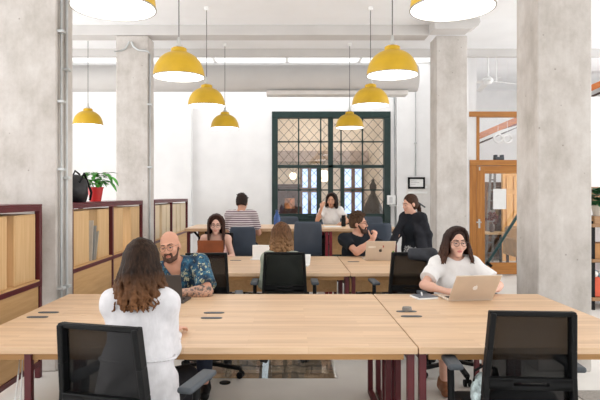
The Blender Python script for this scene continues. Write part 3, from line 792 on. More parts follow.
# backpack
t = thing('backpack', 'black backpack standing on the middle red rack beside the potted plant', 'backpack', (SX-.13,5.68,1.426))
s = SDF(); s.ell((0,-.02,.12),(.13,.14,.13),k=.05).ell((0,.0,.2),(.11,.10,.08),k=.05).cap((.02,.02,.03),(.03,.10,.03),.05,k=.04).ell((.0,.09,.09),(.10,.05,.08),k=.03)
s.build('bag_body', plain('black_nylon', (26,25,28), .6, var=.3, scale=30, bmp=.3), t, .008)
MB().tube([(.08,-.1,.2),(.1,-.02,.29),(.1,.06,.22),(.12,.13,.1),(.1,.14,.02)],.013,8).build('strap', black_m, t)
MB().tube([(-.03,.02,.27),(0,.0,.32),(.05,.0,.28)],.01,8).build('handle', black_m, t)
MB().box((.02,.135,.05),(.05,.15,.15)).build('buckle', plain('violet_trim', (74,60,92), .5), t, .005)
# potted plant
t = thing('potted_plant', 'bright green leafy plant in a red pot on the middle red rack', 'plant', (SX-.18,6.42,1.426))
MB().lathe([(.0,0),(.062,0),(.088,.15),(.094,.15),(.094,.165),(.084,.165),(.08,.14),(0,.14)],(0,0,0),24).build('pot', plain('red_pot', (190,38,36), .4), t)
b = MB(); rr = random.Random(4)
for k in range(64):
    a = rr.uniform(0,2*PI); r = rr.uniform(.03,.15); z = .17+rr.uniform(.02,.16); L = rr.uniform(.05,.11)
    p = Vector((math.cos(a)*r, math.sin(a)*r, z)); leaf_mesh(b, p, p+Vector((math.cos(a)*L, math.sin(a)*L, rr.uniform(-.03,.05))), rr.uniform(.025,.04), .03)
for sx, dz in ((.24,-.04),(-.2,.0),(.2,.05),(-.17,.04),(.26,.02)):
    p = Vector((sx*.8, -.08, .26+dz)); leaf_mesh(b, p, p+Vector((sx*.35,-.03,-.07)), .035, .04)
b.build('foliage', leaf_m, t)
b = MB()
for k in range(16):
    a = rr.uniform(0,2*PI); r = rr.uniform(.08,.2); b.tube([(math.cos(a)*.02,math.sin(a)*.02,.14),(math.cos(a)*r*.6,math.sin(a)*r*.6,.24),(math.cos(a)*r,math.sin(a)*r,.22)],.003,5)
b.build('stem', leaf_m, t)
# ------------------------------------------------------------------ pendant lamps
def pendant(label, x, y, rim_z, D=.45, top=3.78, first=None):
    if first is None:
        t = thing('pendant_lamp', label, 'lamp', (x,y,rim_z), 0, 'yellow pendant lamps'); R = D/2; Hh = R*1.17
        outer = []; inner = []
        for k in range(15):
            a = k/14*math.radians(76); r = R*math.cos(a)**.82; z = Hh*.82*math.sin(a)/math.sin(math.radians(76)); outer.append((max(r,R*.32),z))
        outer += [(R*.31,Hh*.86),(R*.30,Hh*.95),(R*.22,Hh*.99),(.02,Hh)]
        MB().lathe(outer+[(0,Hh)],(0,0,0),48,cap0=False).build('shade', yellow_m, t)
        inn = [(max(r-.004,.0),z+.0 if i == 0 else z-.004) for i, (r, z) in enumerate(outer)]+[(0,Hh-.004)]
        MB().lathe([(R,0.0)]+inn[:1]+inn[1:],(0,0,0),48,cap0=False).build('shade_lining', shade_in_m, t)
        MB().lathe([(R+.003,-.003),(R+.003,.004),(R-.004,.004),(R-.004,-.003)],(0,0,0),48,close=True).build('rim', plain('rim_steel',(150,146,138),.4), t)
        MB().lathe([(.03,0),(.03,.015),(.018,.03),(.014,.06),(.008,.09),(.0,.09)],(0,0,Hh),20).build('cap', plain('cap_grey',(190,190,186),.4), t)
        MB().lathe([(0,.035),(.10,.03),(.17,.02),(.205,.008),(.205,.012),(.17,.025),(.1,.035),(0,.04)],(0,0,0),48).build('diffuser', bulb_m, t)
        MB().cyl((0,0,.09),(0,0,Hh),.02).build('socket', white_m, t)
    else: t = dup(first, None, (x,y,rim_z), 0, label); Hh = D/2*1.17
    MB().cyl((0,0,Hh+.09),(0,0,top-rim_z-.03),.0045,n=8).build('cord', plain('lamp_cord',(88,86,84),.6) if 'lamp_cord' not in MATS else MATS['lamp_cord'], t)
    MB().lathe([(0,-.04),(.014,-.04),(.028,-.025),(.03,0),(0,0)],(0,0,top-rim_z),20).build('ceiling_rose', white_m, t)
    return t
A = pendant('yellow dome pendant lamp cut off by the photo top, left row', -.952, 3.04, 2.515)
protos = []
def strip(o):
    pass
spec = [('yellow dome pendant lamp cut off by the photo top, right row', .886, 3.04, 2.512, 3.78),
 ('largest whole yellow pendant lamp of the left row', -.975, 4.96, 2.545, 3.78), ('largest whole yellow pendant lamp of the right row', .915, 4.96, 2.56, 3.78),
 ('second largest whole yellow pendant lamp of the left row', -1.0, 6.8, 2.58, 3.78), ('second largest whole yellow pendant lamp of the right row', .99, 6.8, 2.585, 3.78),
 ('smallest yellow pendant lamp of the left row beside the green window', -1.03, 9.0, 2.575, 3.93), ('smallest yellow pendant lamp of the right row in front of the green window', .975, 9.0, 2.58, 3.93),
 ('lone yellow pendant lamp above the left shelves between the two concrete columns', atx(88,8.7), 8.7, 2.585, 3.93)]
shared = [c for c in A.children if c.type == 'MESH' and not c.name.startswith(('cord','ceiling_rose'))]
for lb, x, y, rz_, tp in spec:
    t = thing('pendant_lamp', lb, 'lamp', (x,y,rz_), 0, 'yellow pendant lamps')
    for c in shared:
        k = c.copy(); COL.objects.link(k); k.parent = t
    Hh = .225*1.17
    MB().cyl((0,0,Hh+.09),(0,0,tp-rz_-.03),.0045,n=8).build('cord', MATS['lamp_cord'], t)
    MB().lathe([(0,-.04),(.014,-.04),(.028,-.025),(.03,0),(0,0)],(0,0,tp-rz_),20).build('ceiling_rose', white_m, t)
# ------------------------------------------------------------------ task chairs
def star(t, r=.31, mat=None, cast=True, z=.085):
    mat = mat or black_m
    b = MB()
    b.cyl((0,0,z-.02),(0,0,z+.05),.045,.035,20)
    for k in range(5):
        a = 2*PI*k/5+.3; d = Vector((math.cos(a),math.sin(a),0)); b.bar(Vector((0,0,z+.02))+d*.03,Vector((0,0,z-.005))+d*r,.042,.028)
    bs = b.build('base', mat, t, .006)
    for k in range(5):
        a = 2*PI*k/5+.3; d = Vector((math.cos(a),math.sin(a),0)); p = Vector((0,0,.028))+d*r; n_ = Vector((-d.y,d.x,0)); b = MB()
        for s_ in (-1,1): b.cyl(p+n_*s_*.009,p+n_*s_*.028,.028,n=16)
        b.box((p.x-.012,p.y-.012,.03),(p.x+.012,p.y+.012,z)); b.build('castor', mat, bs)
def task_chair(label, group):
    t = thing('task_chair', label, 'chair', (0,0,0), 0, group)
    star(t)
    MB().cyl((0,0,.11),(0,0,.26),.028).cyl((0,0,.26),(0,0,.40),.02).build('gas_column', black_m, t)
    b = MB(); b.box((-.24,-.21,.40),(.24,.25,.465)); b.build('seat', plain('black_fabric', (30,31,34), .85, var=.15, scale=60), t, .03, 4)
    MB().box((-.12,-.16,.365),(.12,.12,.405)).build('mechanism', black_m, t, .01)
    # leaning back: profile in y,z
    prof = [(-.235,.52),(-.228,.60),(-.232,.70),(-.248,.82),(-.270,.985)]
    def xw(z): return .170+.026*(.985-z)/.465
    b = MB()
    for sx in (-1,1):
        for (ya,za),(yb,zb) in zip(prof[:-1],prof[1:]): b.bar((sx*xw(za),ya,za-.002),(sx*xw(zb),yb,zb+.002),.026,.052,up=(0,1,0))
    b.bar((-.184,prof[-1][0],.98),(.184,prof[-1][0],.98),.034,.022); b.bar((-.198,prof[0][0],.52),(.198,prof[0][0],.52),.034,.03)
    fr = b.build('back_frame', black_m, t, .006)
    b = MB(); vs = []; fs = []
    for (y_, z_) in prof: vs += [(-xw(z_)+.01,y_+.008,z_),(xw(z_)-.01,y_+.008,z_)]
    for k in range(len(prof)-1): fs.append((2*k,2*k+1,2*k+3,2*k+2))
    b._add(vs,fs); o = b.build('back_mesh', net_m, fr); sm = o.modifiers.new('thick','SOLIDIFY'); sm.thickness = .003
    b = MB(); b.bar((-.18,-.246,.665),(-.075,-.246,.665),.03,.05); b.bar((.075,-.246,.665),(.18,-.246,.665),.03,.05); b.bar((-.18,-.246,.650),(.18,-.246,.650),.03,.02); b.bar((-.18,-.246,.683),(.18,-.246,.683),.03,.02)
    b.build('lumbar_bar', black_m, fr, .004)
    b = MB(); b.tube([(0,-.13,.385),(0,-.21,.40),(0,-.25,.45),(0,-.25,.53)],.022,10); b.build('back_support', black_m, t)
    for sx in (-1,1):
        b = MB(); b.tube([(sx*.2,.0,.405),(sx*.27,.0,.41),(sx*.283,.03,.46),(sx*.283,.05,.665)],.018,10); ar = b.build('armrest', black_m, t)
        MB().box((sx*.283-.036,-.08,.664),(sx*.283+.036,.20,.692)).build('arm_pad', grey_m, ar, .012, 3)
    return t
G = 'black mesh task chairs'
ch0 = task_chair('black mesh task chair of the long haired woman in the white blouse', G)
ch0.location = (atx(117,2.27), 2.52, 0); ch0.rotation_euler = (0,0,math.radians(-15)); ch0.scale = (1,1,.985)
dup(ch0, None, (atx(532.5,2.45)+.018, 2.72, 0), math.radians(-4), 'empty black mesh task chair at the right front of the photo')
dup(ch0, None, (-.70, 4.66, 0), PI+.1, 'black mesh task chair behind the bald man in the patterned shirt')
dup(ch0, None, (atx(284.5,5.0), 5.26, 0), .0, 'black mesh task chair of the curly haired woman seen from behind')
CHE = dup(ch0, None, (1.09, 5.26, 0), .03, 'empty black mesh task chair with a dark jacket over its top corner')
dup(ch0, None, (1.40, 4.69, 0), PI, 'black mesh task chair hidden behind the woman with the gold laptop')
dup(ch0, None, (-.94, 7.30, 0), PI, 'black mesh task chair of the woman with the brown laptop')
dup(ch0, None, (.86, 7.28, 0), PI-.2, 'black mesh task chair of the bearded man in the black T-shirt')
jk = SDF()
jk.cap((.95,4.985,1.0),(1.26,4.985,1.0),.055,.06,k=.03).cap((1.0,4.95,.95),(1.24,4.95,.97),.04,k=.04).cap((1.25,4.96,1.0),(1.27,4.94,.78),.055,.04,k=.04).cap((1.02,5.06,.98),(1.2,5.06,.95),.04,k=.04)
jk = SDF().cap((1.09,4.985,.995),(1.27,4.985,.985),.034,.042,k=.03).cap((1.08,4.945,.955),(1.26,4.945,.95),.028,.034,k=.05).cap((1.265,4.95,.98),(1.262,4.945,.78),.045,.032,k=.04).cap((1.1,5.04,.95),(1.25,5.04,.92),.03,k=.05)
o = jk.build('jacket', plain('charcoal_padded_cloth', (42,44,50), .8, var=.2, scale=20, bmp=.3), None, .008); tag(o, 'dark padded jacket slung over the right corner of the empty mesh chair', 'jacket')
# shell backed counter stools
def stool(label, group, z=.66):
    t = thing('counter_stool', label, 'chair', (0,0,0), 0, group)
    star(t, .27)
    MB().cyl((0,0,.1),(0,0,z-.03),.025).build('column', black_m, t)
    b = MB(); b.tube([(.2*math.cos(a*PI/16),.2*math.sin(a*PI/16),.28) for a in range(32)],.012,8,closed=True)
    for k in range(3): a = 2*PI*k/3; b.cyl((0,0,.28),(.2*math.cos(a),.2*math.sin(a),.28),.009)
    b.build('foot_ring', black_m, t)
    # shell: seat running into a back, a curved sheet
    vs = []; fs = []; prof = [(.22,z+.0),(.19,z+.018),(.05,z+.01),(-.1,z+.005),(-.17,z+.02),(-.205,z+.07),(-.22,z+.15),(-.235,z+.26),(-.25,z+.38),(-.262,z+.455)]
    nx = 8
    for i, (y_, z_) in enumerate(prof):
        w = .19 if i < 5 else (.185 if i < 9 else .17)
        if i == 0: w = .16
        for k in range(nx+1):
            u = -1+2*k/nx; cv = .03*u*u
            vs.append((u*w, y_+(cv if i >= 5 else 0), z_+(.012*u*u if i < 5 else 0)))
    for i in range(len(prof)-1):
        for k in range(nx): a = i*(nx+1)+k; fs.append((a,a+1,a+nx+2,a+nx+1))
    b = MB(); b._add(vs,fs); o = b.build('shell', blue_m, t); sm = o.modifiers.new('thick','SOLIDIFY'); sm.thickness = .014; sm.offset = 0; sb = o.modifiers.new('round','SUBSURF'); sb.levels = 1; sb.render_levels = 1
    MB().box((-.09,-.09,z-.035),(.09,.09,z-.004)).build('mount', black_m, t, .006)
    return t
G = 'slate blue shell stools at the counter'
st0 = stool('slate blue shell stool holding the man in the striped shirt', G)
st0.location = (atx(242.5,7.75), 7.99, 0); st0.scale = (1,1,.955)
def z_stool(label, x, y, rz, k=1.0): 
    c = dup(st0, None, (x,y,0), rz, label); return c
z_stool('empty slate blue shell stool right of the curly haired head', atx(308,7.25), 7.5, .0).scale = (1.0,1,1.04)
z_stool('slate blue shell stool just right of the bearded head of the man in black', atx(378,7.75), 8.02, .1)
z_stool('slate blue shell stool across the counter beside the blue bottle', atx(288.5,10.1), 9.83, PI)
z_stool('slate blue shell stool across the counter above the bearded man', atx(372,10.1), 9.83, PI)
z_stool('slate blue shell stool under the woman in the white T-shirt at the counter', atx(332,9.9), 9.84, PI)
# ------------------------------------------------------------------ laptops and desk things
def laptop(label, hinge, rz, W=.31, D=.215, tilt=20, mat=None, z=TZ, logo=True, stickers=False):
    "hinge edge at the origin, the deck runs to +Y (towards its user), the lid shows its back to -Y"
    mat = mat or alu_m
    t = thing('laptop', label, 'laptop', (hinge[0],hinge[1],z+.0005), rz)
    MB().box((-W/2,0,0),(W/2,D,.014)).build('base', mat, t, .004)
    kb = MB()
    for r in range(5):
        for c in range(12): kb.box((-W*.43+c*W*.0725,.03+r*.0195,.014),(-W*.43+c*W*.0725+W*.06,.03+r*.0195+.015,.0155))
    kb.build('keyboard', black_m, t); MB().box((-.05,.135,.0138),(.05,.2,.0146)).build('trackpad', key_m, t)
    M = Matrix.Translation((0,0,.014))@Matrix.Rotation(math.radians(tilt),4,'X')
    lid = MB().box((-W/2,-.007,0),(W/2,0,D),M=M).build('lid', mat, t, .003)
    MB().box((-W/2+.008,0,.008),(W/2-.008,.0012,D-.008),M=M).build('screen', screen_m, lid)
    if logo:
        b = MB(); s = .020
        def heart(t_):
            return None
        pts = []
        for k in range(40):
            a = 2*PI*k/40; r = 1-.10*math.cos(2*a)*0-.16*math.exp(-((a-PI/2)/.32)**2)-.10*math.exp(-((a-3*PI/2)/.25)**2)
            x, zz = math.cos(a)*r*.92, math.sin(a)*r
            dx, dz = x-1.12, zz-.12                       # bite on the right
            if dx*dx+dz*dz < .42**2: q = math.hypot(dx,dz); x, zz = 1.12+dx/q*.42, .12+dz/q*.42
            pts.append((-x*s*-1, zz*s))
        cz = D*.5
        b.poly([tuple(M@Vector((x,-.0085,cz+zz))) for x, zz in pts], .0012)
        lf = [(.02+.5*u**1*.55, .98+.62*u+.12*math.sin(PI*u)) for u in (0,.25,.5,.75,1)]+[(.02+.5*u*.55+.14*math.sin(PI*u)*1.2, .98+.62*u-.12*math.sin(PI*u)) for u in (.75,.5,.25)]
        b.poly([tuple(M@Vector((x*s,-.0085,cz+zz*s))) for x, zz in lf], .0012)
        b.build('lid_emblem', white_m if not stickers else dark_alu_m, lid, smooth=False)
    if stickers:
        for nm, (x, zz, w_, h_), c in (('white_sticker',(-.10,.165,.085,.022),(232,226,216)),('pale_sticker',(.0,.165,.05,.02),(222,208,190)),('red_sticker',(.028,.172,.016,.026),(170,60,50)),('green_sticker',(.15,.10,.022,.03),(110,150,70))):
            MB().box((x-w_/2,-.0085,zz-h_/2),(x+w_/2,-.007,zz+h_/2),M=M).build('sticker', plain(nm, c, .5), lid)
    return t
laptop('pale gold laptop with a white emblem in front of the woman on the right', (atx(470,4.03),4.02), .13, .335, .235, 36)
laptop('stickered pale gold laptop in front of the bearded man', (atx(379.5,6.5),6.5), .04, .34, .24, 24, stickers=True)
laptop('brown laptop in front of the woman with long straight hair', (atx(211,6.72),6.72), 0, .31, .215, 16, plain('brown_leather_case', (140,78,48), .6, var=.08), logo=False)
laptop('dark grey laptop between the bald man and the woman in the blouse', (atx(161,3.93),3.93), -.12, .32, .20, 14, dark_alu_m, logo=False)
# notebook on the right desk, marker lid on the flap
t = thing('notebook', 'grey covered notebook lying left of the gold laptop', 'notebook', (atx(421,4.23),4.14,TZ+.0005), .25)
MB().box((-.08,-.075,0),(.075,.07,.012)).build('pages', white_m, t, .002); MB().box((-.072,-.07,.0121),(.085,.072,.016)).build('cover', plain('notebook_cover', (92,98,106), .5), t, .002)
o = MB().cyl((-.05,0,.0),(.06,.02,.0),.006).build('pen', white_m); o.location = (atx(422,4.2),4.17,TZ+.0235); o.rotation_euler = (0,0,1.2); tag(o,'white pen lying across the grey notebook','pen')
o = MB().lathe([(.0,0),(.03,0),(.032,.012),(.028,.024),(.0,.026)],(0,0,0),20).build('cable_knob', plain('knob_grey',(120,116,110),.5)); p = flapx(407,311.2); o.location = (p[0],p[1],TZ+.004); tag(o,'small round grey knob on the cable flap left of the gold laptop','knob')
# bottles on the counter
bp = at(277,222,9.2)
t = thing('water_bottle', 'tall blue bottle standing on the counter by the green frame', 'bottle', (bp.x,9.2,CZ+.0005))
MB().lathe([(.0,0),(.05,0),(.054,.02),(.054,.12),(.045,.16),(.022,.2),(.02,.235),(.0,.235)],(0,0,0),24).build('body', plain('blue_plastic', (44,84,150), .25), t); MB().lathe([(.024,.225),(.024,.255),(0,.255)],(0,0,0),20).build('cap', plain('blue_cap',(38,66,120),.4), t)
bp = at(343.5,226,8.9)
t = thing('flask', 'slim black flask on the counter beside the woman in white', 'flask', (bp.x,8.9,CZ+.0005))
MB().lathe([(.0,0),(.034,0),(.036,.01),(.036,.13),(.03,.15),(0,.15)],(0,0,0),22).build('body', black_m, t); MB().lathe([(.03,.15),(.03,.178),(0,.18)],(0,0,0),20).build('lid', black_m, t)
t = thing('paper_pad', 'white paper pad on the counter in front of the woman in white', 'paper', (atx(332,8.75),8.75,CZ+.0005), .2)
MB().box((-.13,-.09,0),(.13,.09,.012)).build('pad', white_m, t, .002); MB().box((-.13,.07,.0121),(.13,.09,.014)).build('binding', plain('binding_beige',(210,200,186),.6), t)
t = thing('laptop', 'thin white laptop open on the middle bench beside the curly haired woman', 'laptop', (.12,6.1,TZ+.0005), -.2)
MB().box((-.11,-.16,0),(.11,0,.014)).build('base', white_m, t, .003); MB().box((-.11,0,.014),(.11,.006,.12),M=Matrix.Rotation(-.35,4,'X')).build('lid', white_m, t, .003)
t = thing('paper_tray', 'white document holder standing left of the curly haired woman', 'holder', (atx(261,6.6),6.6,TZ+.0005))
MB().box((-.10,-.02,0),(.10,.02,.17)).build('back_plate', white_m, t, .004); MB().box((-.12,-.07,0),(.12,-.02,.012)).build('foot', white_m, t, .003)
# cables hanging at the left, bag under the right front chair
for k, (xa, xb) in enumerate(((20.5,15),(22.8,20.5))):
    Yc = 2.95
    p = [at(xa,356,Yc),at(xa-.4*(xa-xb),375,Yc),at(xb,400,Yc),at(xb-1,440,Yc),(atx(xb-4,Yc),Yc+.05,.006)]
    p[0].z = .70
    o = MB().tube(p,.0045,8).build('power_cable', white_m); tag(o, 'white cable hanging under the left end of the front bench, the %s one' % ('left','right')[k], 'cable', 'white cables under the front bench')
t = thing('cloth_bag', 'pale blue patterned cloth bag lying on the seat of the empty right front chair', 'bag', (.955,2.80,.467)); t.scale = (.62,.7,.8)
s = SDF().ell((0,0,.075),(.075,.06,.075),k=.03).ell((.03,.02,.12),(.06,.05,.06),k=.04).ell((-.03,-.04,.04),(.06,.05,.04),k=.03)
s.build('pouch', plain('pale_blue_print', (176,198,198), .8, var=.35, scale=24), t, .006)
MB().tube([(-.05,0,.13),(-.05,-.02,.2),(.02,-.02,.23),(.06,0,.16)],.009,8).build('strap', black_m, t)
o = SDF().ell((1.12,2.74,.50),(.13,.12,.04),k=.04).ell((1.16,2.68,.53),(.12,.07,.05),k=.04).cap((1.0,2.70,.51),(1.22,2.72,.53),.035,k=.04).build('folded_jumper', plain('dark_quilted_cloth', (34,36,42), .8, var=.3, scale=40, bmp=.4), None, .008); tag(o, 'dark quilted garment bundled on the seat of the empty right front chair', 'garment')
# ------------------------------------------------------------------ people
def skin_mat(name, c):
    m, nt, b = new_mat(name); b.inputs['Roughness'].default_value = .6; c = tuple(x*k for x, k in zip(c, (.955,.925,.91)))
    n = noise(nt, coords(nt), 9, 3); nt.links.new(ramp(nt, n, [(.3, tuple(x*.95 for x in c)), (.7, c)]), b.inputs['Base Color'])
    b.inputs['Subsurface Weight'].default_value = .06; b.inputs['Subsurface Radius'].default_value = (.01,.004,.002); return m
def cloth(name, col, var=.06, scale=30, bmp=.25):
    m, nt, b = new_mat(name); b.inputs['Roughness'].default_value = .9; b.inputs['Specular IOR Level'].default_value = .2
    n = noise(nt, coords(nt), scale, 4); nt.links.new(ramp(nt, n, [(.3, tuple(x*(1-var) for x in col)), (.7, tuple(min(255,x*(1+var)) for x in col))]), b.inputs['Base Color'])
    f = noise(nt, coords(nt,(1,1,.35)), 13, 3); bump(nt, b, f, bmp, .02); return m
def hair_mat(name, dark, light, tip=None, z0=0, z1=1):
    m, nt, b = new_mat(name); b.inputs['Roughness'].default_value = .6; b.inputs['Specular IOR Level'].default_value = .12
    n = noise(nt, coords(nt,(60,60,5)), 1.6, 4, .6); c = ramp(nt, n, [(.3, dark), (.7, light)])
    if tip:
        sx = nt.nodes.new('ShaderNodeSeparateXYZ'); nt.links.new(coords(nt), sx.inputs[0])
        mr = nt.nodes.new('ShaderNodeMapRange'); mr.inputs[1].default_value = z1; mr.inputs[2].default_value = z0; nt.links.new(sx.outputs[2], mr.inputs[0])
        q = nt.nodes.new('ShaderNodeMath'); q.operation = 'MULTIPLY'; nt.links.new(mr.outputs[0], q.inputs[0]); nt.links.new(noise(nt, coords(nt,(30,30,4)), 1.4, 3), q.inputs[1])
        q2 = nt.nodes.new('ShaderNodeMath'); q2.operation = 'MULTIPLY'; q2.use_clamp = True; q2.inputs[1].default_value = 1.7; nt.links.new(q.outputs[0], q2.inputs[0])
        c = mixc(nt, c, tip, q2.outputs[0])
    nt.links.new(c, b.inputs['Base Color']); bump(nt, b, n, .5, .01); return m
brow_m = plain('dark_brows', (58,40,32), .8); eye_m = plain('eye_white', (214,206,202), .3, var=.01); iris_m = plain('brown_iris', (70,46,34), .2); pupil_m = plain('dark_pupil', (14,11,10), .3)
glasses_m = plain('thin_wire', (70,60,52), .35, .5); clear_m = glassy('spectacle_glass', alpha=.03)

class Person: pass
def person(label, loc, rz, pz, lean=0., side=0., twist=0., head=(0,0,0), sc=1., fem=False, skin=(222,176,150), lip=None, brow=None,
           wrists=None, hdir=None, palm=None, curl=.35, pole=None, legs='sit', foot_z=0., knee_out=.08, vs=.006, tattoo=None, headsc=1., neck=(0,0), knee_fwd=.43, feet_back=.0, shw=None):
    p = Person(); p.sc = sc; p.fem = fem; p.vs = vs
    p.loc = np.array([loc[0],loc[1],0.]); p.rz = rz
    Rz = rotm((0,0,1), rz); p.w2l = lambda w: Rz.T@(np.asarray(w, float)-p.loc)
    T = rotm((1,0,0), lean)@rotm((0,1,0), side)@rotm((0,0,1), twist)       # torso frame, facing -Y; lean>0 bends forward
    p.T = T; s, f, u = T[:,0], -T[:,1], T[:,2]
    P = np.array([0,0,pz]); p.P = P
    p.S = {e: P+u*.475*sc+s*e*(shw or (.150 if fem else .185))*sc for e in (-1,1)}
    Nk = P+u*.525*sc-f*.005; p.N = Nk
    H = T@rotm((1,0,0), -lean*.75)@rotm((0,0,1), head[0])@rotm((1,0,0), head[1])@rotm((0,1,0), head[2]); p.H = H
    hc = Nk+H[:,2]*.145*sc*headsc-H[:,1]*.03+f*neck[0]+u*neck[1]; p.hc = hc
    hs = sc*headsc; p.hs = hs
    W = lambda x, y, z: hc+H@(np.array([x,y,z])*hs)
    p.Wh = W
    skm = skin_mat('skin_tone', skin); lipm = plain('lip_tone', lip or tuple(c*k for c, k in zip(skin,(.86,.68,.66))), .45)
    p.lipm = lipm; p.browm = brow or brow_m; p.skm = skm; mats = [skm]+([tattoo] if tattoo else [])
    d = SDF(); p.body = d
    # trunk
    d.ell(P+u*.33*sc, np.array([.145 if fem else .165,.105,.19])*sc, T, k=.06).ell(P+u*.14*sc, np.array([.118 if fem else .145,.098,.17])*sc, T, k=.06).ell(P-u*.0*sc, np.array([.165,.115,.12])*sc, T, k=.05)
    if fem:
        for e in (-1,1): d.ell(P+u*.30*sc+s*e*.072*sc+f*.085*sc, np.array([.06,.05,.062])*sc, T, k=.04)
    for e in (-1,1): d.cap(Nk-u*.03, p.S[e], .052*sc, .058*sc, k=.05)
    d.cap(Nk-u*.03, W(0,.018,-.06), (.047 if fem else .056)*sc, (.044 if fem else .052)*sc, k=.03)
    # head
    d.ell(W(0,.018,.038), np.array([.074,.094,.086])*hs, H, k=.03).ell(W(0,-.022,-.024 if fem else -.03), np.array([.056 if fem else .063,.063,.080 if fem else .088])*hs, H, k=.03).ell(W(0,-.045,-.092), np.array([.027 if fem else .04,.037,.03])*hs, H, k=.035)
    for e in (-1,1):
        d.ell(W(e*.031,-.101,.002), np.array([.019,.017,.0135])*hs, H, k=.012, op='sub')
        d.ell(W(e*.040,-.064,-.032), np.array([.025,.023,.022])*hs, H, k=.025)
        d.ell(W(e*.077,.012,-.008), np.array([.010,.022,.033])*hs, H, k=.01)
        d.cap(W(e*.012,-.084,.024), W(e*.048,-.070,.024), .009*hs, .006*hs, k=.012)
    d.cap(W(0,-.083,.014), W(0,-.107,-.034), .0075*hs, .0115*hs, k=.014)
    for e in (-1,1): d.ell(W(e*.0125,-.097,-.037), np.array([.0085]*3)*hs, k=.008)
    d.ell(W(0,-.074,-.066), np.array([.028,.016,.02])*hs, H, k=.02)
    d.ell(W(0,-.078,-.107), np.array([.018,.014,.013])*hs, H, k=.02)
    # arms
    p.E = {}; p.Wr = {}
    for e in (-1,1):
        S = p.S[e]; l1, l2 = .285*sc, .25*sc
        wr = p.w2l(wrists[e]) if wrists and wrists.get(e) is not None else P+s*e*.24*sc+f*.25*sc+np.array([0,0,.1])
        D = wr-S; L = np.linalg.norm(D); L = min(L, (l1+l2)*.995); D = D/np.linalg.norm(D); wr = S+D*L
        a = (l1*l1-l2*l2+L*L)/(2*L); h = math.sqrt(max(l1*l1-a*a, 0))
        po = np.array(pole[e] if pole and pole.get(e) is not None else (e*.6,.5,-.8), float)
        po = po-D*(po@D); po = unit(po); E = S+D*a+po*h; p.E[e] = E; p.Wr[e] = wr
        am = 1 if tattoo else 0; g = .86 if fem else 1.0
        d.cap(S, E, .049*sc*g, .039*sc*g, mat=0, k=.03); d.cap(E, wr, .041*sc*g, .027*sc*g, mat=am, k=.02); d.ell(E+(wr-E)*.25, np.array([.044,.044,.06])*sc*g, np.stack(list(map(np.array, frame_np(wr-E))),1), mat=am, k=.03)
        hd = unit(hdir[e]) if hdir and hdir.get(e) is not None else unit(wr-E)
        pn = np.array(palm[e] if palm and palm.get(e) is not None else (0,0,-1), float); pn = unit(pn-hd*(pn@hd)); sd = np.cross(hd, pn); ts = sd*(-e)
        # thumb side points to the body's middle line
        R = np.stack([hd, sd, pn], 1); q = sc*(.93 if fem else 1.0)
        d.cap(wr, wr+hd*.03*q, .026*q, .03*q, k=.015, mat=am); d.ell(wr+hd*.052*q, np.array([.052,.040,.0155])*q, R, k=.015)
        cu = curl[e] if isinstance(curl, dict) else curl
        for i, (off, ln) in enumerate(((.029,.070),(.0095,.079),(-.0105,.073),(-.029,.057))):
            b0 = wr+hd*.09*q+ts*off*q; ang = 0
            for j, fr in enumerate((.45,.31,.24)):
                ang += cu*(.75,1.15,.8)[j]; v = hd*math.cos(ang)+pn*math.sin(ang)+ts*(off*.9*(1-cu)); v = unit(v); b1 = b0+v*ln*fr*q
                d.cap(b0, b1, (.0092-.001*j)*q, (.0086-.001*j)*q, k=.004); b0 = b1
        b0 = wr+hd*.025*q+ts*.028*q
        v = unit(hd*.62+ts*.72+pn*.35); b1 = b0+v*.045*q; v2 = unit(hd*.85+ts*.25+pn*(.3+cu*.5)); b2 = b1+v2*.034*q; b3 = b2+v2*.02*q
        d.cap(wr+hd*.02*q, b0, .018*q, .016*q, k=.012); d.cap(b0, b1, .0135*q, .0105*q, k=.008); d.cap(b1, b3, .0105*q, .0085*q, k=.004)
    # legs
    p.hip = {}; p.knee = {}; p.ank = {}
    for e in (-1,1):
        hip = P+np.array([e*.09*sc,-.0,-.03]); p.hip[e] = hip
        if legs == 'sit':
            kn = hip+np.array([e*knee_out,-knee_fwd*sc,.0]); an = np.array([kn[0],kn[1]+feet_back,foot_z+.085])
            dd = an-kn; L = np.linalg.norm(dd)
        else:
            kn = hip+np.array([e*.01,-.03,-(hip[2]-.09)*.5]); an = np.array([hip[0]+e*.02,.03,.09])
        p.knee[e] = kn; p.ank[e] = an; g = sc
        d.cap(hip, kn, .082*g, .055*g, k=.04); d.cap(kn, an, .052*g, .034*g, k=.02); d.ell(kn+(an-kn)*.28+np.array([0,.015,0]), np.array([.05,.055,.11])*g, k=.04)
        d.cap(an+np.array([0,.02,-.045]), an+np.array([e*.02,-.13*sc,-.055]), .035*g, .026*g, k=.02)
    o = d.build('person', mats, None, vs, relax=1); o.location = loc[0], loc[1], 0; o.rotation_euler = (0,0,rz); tag(o, label, 'person'); p.o = o
    face_parts(p)
    return p
